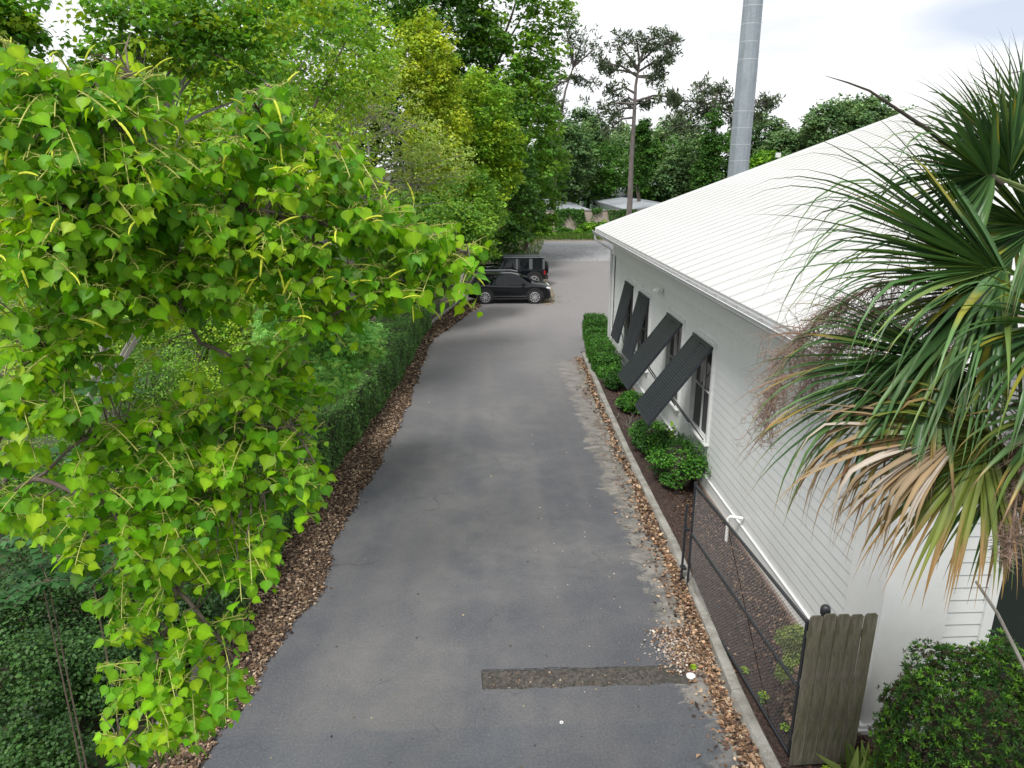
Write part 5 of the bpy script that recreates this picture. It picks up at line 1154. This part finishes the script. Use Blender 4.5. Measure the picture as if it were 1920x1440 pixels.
pine((b.x, Y2, ZG), [(b.x, Y2, ZG)]+[tuple(at_y(x, y, Y2)) for x, y in ((1040, 330), (1046, 250), (1060, 170), (1075, 125))], .28,
 [pad(1090, 80, 16, 14, 1, Y2), pad(1112, 95, 14, 16, 1, Y2), pad(1070, 85, 14, 18, 1, Y2), pad(1060, 55, 10, 18, 1, Y2), pad(1085, 112, 14, 10, .97, Y2), pad(1110, 155, 14, 7, .9, Y2), pad(1078, 150, 10, 7, .9, Y2), pad(1040, 165, 14, 12, .85, Y2), pad(1030, 130, 14, 18, .85, Y2), pad(1055, 205, 18, 14, .7, Y2), pad(1030, 200, 14, 16, .7, Y2)],
 'slender curved pine leaning right beside the dark left tree row', .6, 14)
Y3 = 108; b = at_y(1340, 380, Y3)
pine((b.x, Y3, ZG), [(b.x, Y3, ZG)]+[tuple(at_y(x, y, Y3)) for x, y in ((1340, 300), (1338, 240), (1335, 200), (1345, 180))], .5,
 [pad(1325, 168, 14, 10, 1, Y3), pad(1350, 172, 14, 12, 1, Y3), pad(1310, 195, 20, 12, .95, Y3), pad(1285, 215, 20, 12, .9, Y3), pad(1300, 240, 22, 14, .8, Y3), pad(1365, 205, 16, 12, .9, Y3), pad(1380, 225, 14, 9, .8, Y3), pad(1420, 190, 14, 9, .8, Y3), pad(1445, 195, 10, 8, .8, Y3), pad(1418, 220, 12, 8, .75, Y3), pad(1270, 240, 12, 9, .8, Y3), pad(1270, 190, 8, 7, .8, Y3), pad(1330, 215, 14, 10, .9, Y3)],
 'broad irregular pine with vines, partly behind the steel pole', .8, 26)
# small light mast at the roof edge
ms = empty('light_mast', at_y(1455, 330, 70), 0, 'small pale floodlight box above the roof edge right of the steel pole', 'light'); ms.location.z = ZG
hz = at_y(1455, 295, 70).z-ZG; MB().tube([(0, 0, 0), (0, 0, hz)], .06, 6).obj('mast', M['galv'], ms); MB().box(-.22, .22, -.12, .12, hz, hz+.42).obj('lamp_box', M['plastic_white'], ms)

# ================================================================== FOREGROUND TALLOW TREE
tl = empty('tallow_tree', (-4.5, 1.6, ZG), 0, 'nearest bright green tree with heart-shaped hanging leaves and yellow catkins filling the left side', 'tree'); TO = Vector((-4.5, 1.6, ZG))
LIMB = [  # polylines (px, py, distance)
 [(-260, 620, 3.4), (-120, 420, 2.9), (0, 300, 2.7), (70, 215, 2.6), (140, 190, 2.6), (240, 140, 2.7)],
 [(0, 300, 2.7), (60, 330, 2.7), (150, 370, 2.8), (250, 400, 2.9), (300, 430, 2.95), (420, 390, 3.0), (500, 392, 3.0), (560, 412, 3.05), (700, 430, 3.1), (800, 450, 3.2), (880, 470, 3.2)],
 [(300, 430, 2.95), (330, 480, 3.0), (335, 560, 3.0), (375, 640, 3.1), (420, 665, 3.1), (470, 690, 3.2), (540, 720, 3.25)],
 [(420, 390, 3.0), (430, 350, 3.0), (442, 310, 3.0), (480, 240, 3.0), (510, 160, 3.0)],
 [(500, 392, 3.0), (560, 320, 3.0), (640, 270, 2.95)],
 [(-260, 1100, 3.6), (-60, 1000, 3.3), (60, 900, 3.1), (160, 820, 3.1), (260, 800, 3.1), (400, 790, 3.2), (540, 800, 3.25), (590, 860, 3.25)],
 [(60, 900, 3.1), (180, 930, 3.1), (300, 930, 3.15), (430, 940, 3.2), (560, 900, 3.25)],
 [(180, 930, 3.1), (260, 1020, 3.2), (330, 1110, 3.25), (300, 1230, 3.3), (270, 1330, 3.35), (230, 1410, 3.4)],
 [(330, 1110, 3.25), (400, 1180, 3.3), (440, 1240, 3.35)],
 [(-60, 1000, 3.3), (20, 760, 3.0), (50, 680, 2.9), (120, 640, 2.9)],
 [(560, 412, 3.05), (620, 500, 3.1), (700, 560, 3.15), (600, 600, 3.15)]]
limb_pts = []; tb_ = MB()
def resample(pl, st=.05):
    w_ = [at_d(*p) for p in pl]; o = []
    for a, b in zip(w_[:-1], w_[1:]):
        n = max(1, int((b-a).length/st))
        for i in range(n): o.append(a.lerp(b, i/n))
    o.append(w_[-1]); 
    return [p+Vector((math.sin(i*.7)*.008, math.cos(i*.9)*.008, math.sin(i*1.3)*.010)) for i, p in enumerate(o)]
for i, pl in enumerate(LIMB):
    pts = resample(pl); r0_ = .009 if i == 5 else .014 if i == 0 else (.016 if i in (1,) else .010)
    tb_.tube([p-TO for p in pts], [r0_*(1-.72*j/len(pts))+.002 for j in range(len(pts))], 7); limb_pts += pts[2:]
tb_.obj('branches', M['bark'], tl, 60)
m = MB(); e0, e1 = at_d(*LIMB[0][0]), at_d(*LIMB[5][0])
m.tube([(0, 0, 0), (.05, .1, 1.5), (.2, .1, 3), (.5, .2, 4.4), tuple(e1-TO)], [.15, .12, .10, .07, .034], 9); m.tube([(.5, .2, 4.4), (.8, .3, 5.6), tuple(e0-TO)], [.08, .055, .034], 9)
m.obj('trunk', M['bark'], tl, 60)
ELL = [(30, 130, 75, 50, 2.5), (60, 240, 120, 90, 2.45), (140, 170, 60, 50, 2.5), (240, 160, 60, 60, 2.65), (250, 270, 100, 90, 2.65), (120, 370, 160, 100, 2.6), (300, 380, 130, 80, 2.8),
 (510, 175, 42, 30, 2.95), (480, 235, 75, 55, 2.9), (540, 290, 70, 70, 2.95), (450, 290, 60, 60, 2.95), (640, 280, 28, 34, 2.9), (655, 340, 45, 45, 2.95), (600, 400, 110, 55, 3.0), (710, 410, 75, 40, 3.05), (790, 445, 70, 35, 3.15), (845, 465, 45, 25, 3.2), (878, 455, 22, 25, 3.2), (862, 515, 16, 36, 3.2),
 (740, 500, 80, 45, 3.15), (680, 545, 75, 35, 3.15), (740, 560, 35, 25, 3.15), (560, 500, 90, 60, 3.1), (580, 590, 60, 45, 3.1), (430, 460, 70, 60, 3.0), (500, 420, 70, 50, 3.0), (390, 540, 60, 50, 3.0),
 (40, 470, 80, 60, 2.6), (60, 570, 80, 40, 2.8), (20, 760, 40, 40, 2.9), (130, 640, 50, 25, 2.9), (30, 850, 40, 30, 3.1), (20, 930, 45, 30, 3.1), (60, 990, 35, 22, 3.1), (90, 700, 50, 30, 2.9), (170, 590, 60, 30, 2.9), (200, 490, 110, 60, 2.7), (330, 500, 70, 50, 2.9), (260, 570, 80, 35, 2.8), (45, 675, 60, 40, 2.8), (110, 740, 40, 25, 2.9), (215, 675, 50, 25, 3.0), (330, 745, 55, 45, 3.05),
 (480, 680, 80, 45, 3.2), (555, 720, 45, 55, 3.2), (420, 750, 55, 40, 3.2), (540, 800, 60, 50, 3.2), (270, 800, 80, 45, 3.0), (120, 775, 45, 35, 2.95), (420, 810, 70, 45, 3.2), (240, 870, 100, 60, 3.05), (380, 880, 90, 50, 3.15), (530, 880, 70, 45, 3.2), (570, 910, 35, 35, 3.25),
 (120, 950, 45, 35, 3.1), (300, 960, 100, 50, 3.1), (440, 960, 80, 50, 3.2), (150, 1025, 45, 28, 3.1), (270, 1045, 75, 40, 3.2), (400, 1060, 75, 40, 3.2), (475, 1030, 35, 35, 3.2), (255, 1120, 50, 40, 3.25), (250, 1180, 40, 30, 3.3),
 (360, 1195, 70, 32, 3.3), (435, 1180, 35, 35, 3.3), (300, 1245, 85, 35, 3.3), (400, 1285, 55, 32, 3.35), (330, 1330, 65, 32, 3.35), (240, 1300, 40, 30, 3.35), (180, 1375, 38, 14, 3.35), (240, 1400, 35, 20, 3.4), (310, 1385, 40, 25, 3.4)]
lp_np = np.array([tuple(p) for p in limb_pts]); LP, LN, LT, LS, LC = [], [], [], [], []; CAT = []; tw = MB(); pet = MB()
BR = [(.17, .39, .012), (.22, .45, .014), (.125, .33, .012), (.26, .48, .016), (.08, .23, .014), (.15, .35, .02)]
camr = Vector((math.cos(YAW), -math.sin(YAW), 0))
for (ex, ey, rx, ry, dd) in ELL:
    ns = max(3, int(rx*ry*3.14/580))
    for s_ in range(ns):
        a = random.random()*6.283; r = random.random()**.5; x = ex+rx*r*math.cos(a); y = ey+ry*r*math.sin(a)
        d = dd+random.uniform(-.16, .32); tipp = at_d(x, y, d)
        q = lp_np[np.argmin(np.sum((lp_np-np.array(tipp))**2, 1))]; q = Vector(q)
        dirn = (tipp-q); 
        if dirn.length > .02: dirn.normalize()
        outw = (camr*random.uniform(-.3, 1.0)+Vector((0, -random.uniform(.0, .6), random.uniform(-.5, .5)))+dirn*.9).normalized()
        Ls = random.uniform(.14, .26); start = tipp-outw*Ls*.6+Vector((0, 0, -.01))
        if (start-q).length > .05: 
            mid = q.lerp(start, .5)+Vector((random.gauss(0, .02), random.gauss(0, .02), random.gauss(.01, .02)))
            tw.tube([q-TO, mid-TO, start-TO], [.0045, .0035, .0025], 4, False)
        nl = random.randint(8, 12); pts = []
        for k in range(7):
            t = k/6; pts.append(start+outw*Ls*t+Vector((0, 0, .05*t-.13*t*t))*Ls*4*.35)
        pet.tube([p-TO for p in pts], [.0024]*6+[.0016], 4, False)
        sh_ = random.uniform(.85, 1.15); tint = random.choice(BR)
        for k in range(nl):
            t = (k+.5)/nl; i0 = min(5, int(t*6)); p = pts[i0].lerp(pts[i0+1], t*6-i0)
            ang = k*2.4+random.random(); side = Vector((math.cos(ang), math.sin(ang), random.uniform(-.15, .55))).normalized(); pl_ = random.uniform(.025, .055)
            mid = p+side*pl_*.6+outw*.01; e = p+side*pl_*1.0+Vector((0, 0, -.018)); pet.tube([p-TO, mid-TO, e-TO], [.0012, .0010, .0008], 3, False)
            LP.append(e-TO); tip_ = Vector((random.gauss(0, .28), random.gauss(0, .28), -1))+side*.35; LT.append(tip_)
            tocam = (Vector((0, 0, CAM_H))-e).normalized()
            LN.append(tocam*random.uniform(.2, 1.0)+Vector((0, 0, .45))+Vector([random.gauss(0, .55) for _ in range(3)])+side*.4)
            LS.append(sh_*random.uniform(.034, .072)*(1.0 if k < nl-2 else .75)); c = np.array(tint)*random.uniform(.82, 1.15); c[0] *= random.uniform(.85, 1.25); LC.append(c)
        if random.random() < .45:
            cd_ = (outw+Vector([random.gauss(0, .45) for _ in range(3)])+Vector((0, 0, .15))).normalized(); CAT.append((pts[-1]-TO, cd_, random.uniform(.06, .105)))
tw.obj('twig_fill', M['bark'], tl); 
M['petiole'] = simple('petiole', (.34, .36, .08), .6, 0, .15, 30, 0); M['catkin'] = simple('catkin', (.50, .56, .035), .7, 0, .2, 60, .3)
o = pet.obj('leaf_stalks', M['petiole'], tl)
LP = np.array([tuple(p) for p in LP]); LN = np.array([tuple(p) for p in LN]); LT = np.array([tuple(p) for p in LT]); LS = np.array(LS); LC = np.clip(np.array(LC), .01, 1)
n = len(LP); dist = np.linalg.norm(LP+np.array(TO)-CAMV, axis=1); order = np.argsort(-(LS/dist)); sel = order[:300]; rest = order[300:]
# 300 largest leaves as parts that share a few meshes
variants = []
for i in range(6):
    tv, tf = TT; vv = tv.copy(); vv[:, 2] *= random.uniform(.6, 1.6); vv[:, 0] *= random.uniform(.9, 1.08); vv += rng.normal(0, .012, vv.shape)
    c = np.tile(np.array(BR[i]), (len(vv), 1)); c[:3] *= 1.3; c[4:] *= .95; c *= rng.uniform(.92, 1.08, (len(vv), 1)); variants.append(np_mesh('leaf', vv, tf, c, True)); variants[-1].materials.append(M['leaf_tallow'])
for i in sel:
    nr = Vector(LN[i]).normalized(); tp = Vector(LT[i]); tp = (tp-nr*tp.dot(nr)).normalized(); rt = tp.cross(nr)
    o = link('leaf', variants[random.randrange(6)], None, tl); mt = Matrix((rt, tp, nr)).transposed().to_4x4(); mt = Matrix.Translation(LP[i]) @ mt @ Matrix.Scale(LS[i], 4); o.matrix_local = mt
VM = np.array([1.35, 1.3, 1.25, 1.1]+[.95]*10); v, f, c = leaf_cloud(LP[rest], LN[rest], LT[rest], LS[rest], LC[rest], TT, .05, VM); o = link('foliage', np_mesh('foliage', v, f, c, True), M['leaf_tallow'], tl); o['kind'] = 'stuff'
# catkins: three bent shapes shared
cv = []
for i in range(4):
    m = MB(); b_ = random.uniform(-.25, .25); pts = [(b_*math.sin(t*1.6), t, -.30*t*t+.12*t) for t in np.linspace(0, 1, 9)]; rad = [.022, .05, .038, .052, .040, .048, .036, .034, .012]
    m.tube(pts, rad, 5); cv.append(m.mesh('catkin', M['catkin']))
for (p, d, s) in CAT[:300]:
    side = d.cross(Vector((0, 0, 1))).normalized(); up = side.cross(d).normalized()
    o = link('catkin', random.choice(cv), None, tl); o.matrix_local = Matrix.Translation(p) @ Matrix((side, d, up)).transposed().to_4x4() @ Matrix.Scale(s, 4)
print('tallow leaves', n, 'catkins', len(CAT))

# ================================================================== CABBAGE PALM
HD = 4.35
HUBC = at_d(2260, 610, HD)
pb = Vector((HUBC.x+.12, HUBC.y+.05, ZG))
pr_ = empty('palm_tree', pb, 0, 'cabbage palm with drooping fan leaves, green on top and browning below, at the right edge', 'palm tree')
m = MB(); k = 26; m.tube([(math.sin(i*.5)*.02, 0, (HUBC.z-.35-ZG)*i/k) for i in range(k+1)], [.17+.012*(i % 2) for i in range(k+1)], 12); m.obj('trunk', M['bark_grey'], pr_, 60)
for i in range(46):
    a = i*2.39996; z = HUBC.z-ZG-1.5+1.2*i/46; dr = Vector((math.cos(a), math.sin(a), .8)).normalized(); p = Vector((math.cos(a)*.15, math.sin(a)*.15, z))
    MB().tube([p, p+dr*.16, p+dr*.16+Vector((dr.x*.12, dr.y*.12, .02))], [.04, .026, .012], 5).obj('boot', M['bark_grey'], pr_)
def blade_strip(p0, d0, L_, wd, droop, nseg=9, twist=0.0, kink=0.0):
    """folded lanceolate segment; returns list of 3-vertex rows"""
    rows = []; p = p0.copy(); d = d0.normalized(); st = L_/nseg
    for i in range(nseg+1):
        t = i/nseg; side = d.cross(Vector((0, 0, 1)))
        if side.length < .05: side = Vector((1, 0, 0))
        side.normalize(); side = (Matrix.Rotation(twist, 3, d) @ side); up = side.cross(d).normalized()
        w_ = wd*1.25*(min(1, .45+2.6*t) if t < .22 else max(0.02, (1-(t-.22)/.78)**1.15))
        rows.append((p-side*w_+up*w_*.45, p.copy(), p+side*w_+up*w_*.45))
        g = droop*(t**3)*.62+(kink if t > .55 else 0)*.16
        d = (d+Vector((0, 0, -g))).normalized(); p = p+d*st
    return rows
PG = [(.05, .12, .035), (.065, .145, .045), (.08, .165, .05), (.04, .095, .032)]; PLT = [(.12, .19, .045), (.16, .24, .06)]; YEL = (.36, .30, .02); TAN = (.30, .215, .12); BRN = (.15, .085, .045); GRY = (.42, .37, .31)
nblades = [0]
def frond(x, y, d, ax, L_, spread=115, nb=42, droop=.8, plane=None, mode='green', stalk=True, lift=.0):
    """ax: (screen dx, screen dy(up), depth away) axis of the leaf"""
    hub = at_d(x, y, d); rgt = camr; up = Vector((0, 0, 1)); fwd = Vector((math.sin(YAW), math.cos(YAW), 0))
    axis = (rgt*ax[0]+up*ax[1]+fwd*ax[2]).normalized()
    pn = plane or (-.35, .2, -1); nrm = (rgt*pn[0]+up*pn[1]+fwd*pn[2]); nrm = (nrm-axis*nrm.dot(axis)).normalized(); side = axis.cross(nrm).normalized()
    fr = empty('frond', hub-pb); fr.parent = pr_
    if mode == 'green': pass
    if stalk:
        c0 = HUBC+Vector((random.uniform(-.08, .08), random.uniform(-.08, .08), random.uniform(-.35, .2))); mid = c0.lerp(hub, .55)+Vector((0, 0, .12)); MB().tube([c0-hub, mid-hub, Vector((0, 0, 0)), axis*L_*.22], [.022, .016, .012, .004], 6).obj('stalk', M['palm_stalk'], fr, 50)
    for k in range(nb):
        u = (k+.5)/nb*2-1; ang = R(spread)*u; cup = nrm*(.22*abs(math.sin(ang*.8)))*random.uniform(.6, 1.3)
        d0 = axis*math.cos(ang)+side*math.sin(ang)+cup+Vector([random.gauss(0, .035) for _ in range(3)])
        Lk = L_*(1-.28*abs(u)**1.5)*random.uniform(.86, 1.06); p0 = axis*L_*.10*(1-abs(u))
        dk = droop*random.uniform(.5, 1.7); kink = random.choice((0, 0, 0, 1.4, 3.0) if mode != 'dead' else (0, 2, 4, 6, -1)) if mode != 'up' else random.choice((0, 0, 0, .6))
        rows = blade_strip(p0, d0, Lk, .0215*random.uniform(.75, 1.2), dk, 10, random.uniform(-.5, .5), kink)
        vs = [tuple(q) for r in rows for q in r]; fs = [(i*3+j, i*3+j+1, i*3+4+j, i*3+3+j) for i in range(len(rows)-1) for j in range(2)]
        base = np.array(random.choice(PG))*random.uniform(.8, 1.25); cols = []
        if random.random() < .18: base = np.array(random.choice(PLT))
        yel = random.random() < .10; nr_ = len(rows); s0 = random.uniform(.45, 1.0)
        for i in range(nr_):
            t = i/(nr_-1); c = base.copy()
            if mode in ('green', 'up'):
                c = c*(1-.0*t)+np.array(PLT[0])*.5*max(0, t-.6)
                if yel and .3 < t < .7: c = c*.4+np.array(YEL)*.6
                if t > .93: c = np.array(BRN)
            elif mode == 'tips':
                if yel: c = c*.5+np.array((.22, .23, .03))*.5
                if t > s0: f_ = min(1, (t-s0)/.18); c = c*(1-f_)+np.array(BRN if t > s0+.2 else (.34, .22, .06))*f_
            elif mode == 'dead':
                c = np.array(random.choice((TAN, GRY, TAN, (.25, .19, .12))))*random.uniform(.95, 1.05) if i == 0 else cc_*(.94 if t > .5 else 1)+np.array(BRN)*(.25*max(0, t-.6)); cc_ = c
            elif mode == 'yellow':
                c = c*.45+np.array((.20, .22, .03))*.55
                if t > s0*.8: f_ = min(1, (t-s0*.8)/.2); c = c*(1-f_)+np.array((.30, .19, .08))*f_
            cols += [c*.9, c*1.2, c*.9]
        cols = np.clip(np.array(cols), .01, 1); me = np_mesh('blade', vs, fs, cols, True)
        if nblades[0] < 300 or True:
            link('blade', me, M['leaf_palm'] if mode != 'dead' else M['dry'], fr)
        nblades[0] += 1
M['palm_stalk'] = simple('palm_stalk', (.10, .14, .04), .5, 0, .2, 20, .1)
# upper fronds
frond(1893, 345, 4.5, (-.22, .95, .1), .80, 66, 44, .1, mode='up')
frond(1862, 330, 4.4, (-.95, .10, -.1), .85, 80, 50, .5, mode='green')
frond(1900, 300, 4.7, (-.75, .55, .2), .80, 50, 34, .2, mode='up')
# main frond pointing left
frond(1885, 512, 4.25, (-.90, .24, -.15), 1.62, 62, 74, .5, mode='green', plane=(.15, .75, -.75))
frond(1890, 530, 4.2, (-.85, -.35, -.2), 1.45, 58, 52, .8, mode='green', plane=(.1, .6, -.8))
# lower fronds
frond(1760, 668, 4.1, (-.88, -.42, -.1), 1.25, 62, 66, .7, mode='tips', plane=(.1, .5, -.9))
frond(1800, 690, 4.2, (-.25, -.95, -.1), .85, 80, 34, .5, mode='green')
frond(1800, 815, 4.05, (-.93, -.02, -.05), 1.15, 46, 44, 2.4, mode='dead', plane=(.1, .6, -.8))
frond(1860, 815, 4.0, (-.66, -.66, -.1), 1.02, 84, 72, .9, mode='yellow', plane=(-.1, .4, -.9))
frond(1905, 840, 3.95, (-.2, -.95, -.1), .86, 60, 30, .5, mode='tips')
frond(1905, 400, 5.0, (-.45, -.75, .1), .8, 80, 40, .6, mode='green')
frond(1945, 430, 4.7, (-.75, .25, .05), .85, 72, 50, .7, mode='green')
frond(1930, 250, 5.0, (-.2, .9, .2), .7, 60, 34, .2, mode='up')
frond(1965, 420, 4.0, (-.5, .25, -.6), .95, 80, 34, 1.2, mode='green')
frond(1985, 600, 3.9, (-.7, -.35, -.4), .95, 75, 34, .9, mode='green')
frond(1990, 760, 3.9, (-.5, -.6, -.4), .80, 75, 24, .9, mode='tips')
print('palm blades', nblades[0])
# unopened spear leaf
sp = MB(); pts = [at_d(*q) for q in ((1880, 345, 4.4), (1800, 290, 4.4), (1735, 240, 4.35), (1690, 210, 4.35), (1630, 170, 4.3), (1590, 155, 4.3), (1547, 142, 4.3))]
sp.tube([p-pb for p in pts], [.020, .017, .012, .010, .007, .005, .001], 6); sp.obj('spear_leaf', M['spear'] if 'spear' in M else M['bark_dark'], pr_, 60)
# dry flower stalks: arching rachis with fine side branches
def flower_stalk(pl, n1, l1, label=None):
    w_ = [at_d(*q) for q in pl]; m = MB(); P_ = []
    for a, b in zip(w_[:-1], w_[1:]):
        for i in range(6): P_.append(a.lerp(b, i/6))
    P_.append(w_[-1]); m.tube([p-pb for p in P_], [.013*(1-.8*i/len(P_))+.001 for i in range(len(P_))], 5)
    for i in range(n1):
        k = random.randrange(len(P_)//5, len(P_)); p = P_[k]; fade = 1-.45*k/len(P_)
        d = Vector([random.gauss(0, .5) for _ in range(3)])+Vector((0, 0, -.45))-camr*.25; d.normalize(); L_ = l1*fade*random.uniform(.5, 1.2); prev = [p]
        for j in range(5): d = (d+Vector((random.gauss(0, .15), random.gauss(0, .15), -.16))).normalized(); prev.append(prev[-1]+d*L_/5)
        m.tube([q-pb for q in prev], [.0032, .0028, .0023, .002, .0015, .001], 3, False)
        for q in prev[1:]:
            for r_ in range(4):
                e = Vector([random.gauss(0, 1) for _ in range(3)]).normalized()*random.uniform(.03, .08); m.tube([q-pb, q+e*.5+Vector((0, 0, -.005))-pb, q+e-pb], [.0014, .0012, .0007], 3, False)
    return m.obj('flower_stalk', M['stalk_dry'], pr_)
M['stalk_dry'] = simple('stalk_dry', (.27, .19, .15), .9, 0, .35, 12, 0)
flower_stalk([(1930, 560, 4.6), (1780, 520, 4.6), (1650, 530, 4.55), (1540, 590, 4.5), (1470, 680, 4.5), (1440, 790, 4.5)], 190, .42)
flower_stalk([(1930, 600, 4.5), (1760, 560, 4.5), (1640, 580, 4.5), (1560, 650, 4.45), (1500, 740, 4.45)], 170, .36)
flower_stalk([(1930, 640, 4.7), (1800, 590, 4.7), (1690, 610, 4.7), (1620, 680, 4.7)], 80, .36)
flower_stalk([(1990, 640, 3.9), (1950, 720, 3.9), (1925, 820, 3.9), (1905, 940, 3.9), (1895, 1030, 3.9)], 120, .20)
flower_stalk([(1960, 560, 5.2), (1850, 560, 5.2), (1780, 640, 5.2), (1760, 720, 5.2)], 60, .35)
# thin crossing stem at the lower right
st = MB().tube([at_d(1830, 1090, 6.2), at_d(1870, 1150, 6.2), at_d(1925, 1260, 6.2), at_d(1990, 1400, 6.2)], [.012, .014, .016, .018], 6)
tag(st.obj('woody_vine', M['bark_grey'], None, 50), 'thin bare woody stem crossing in front of the siding at the right edge', 'stem')
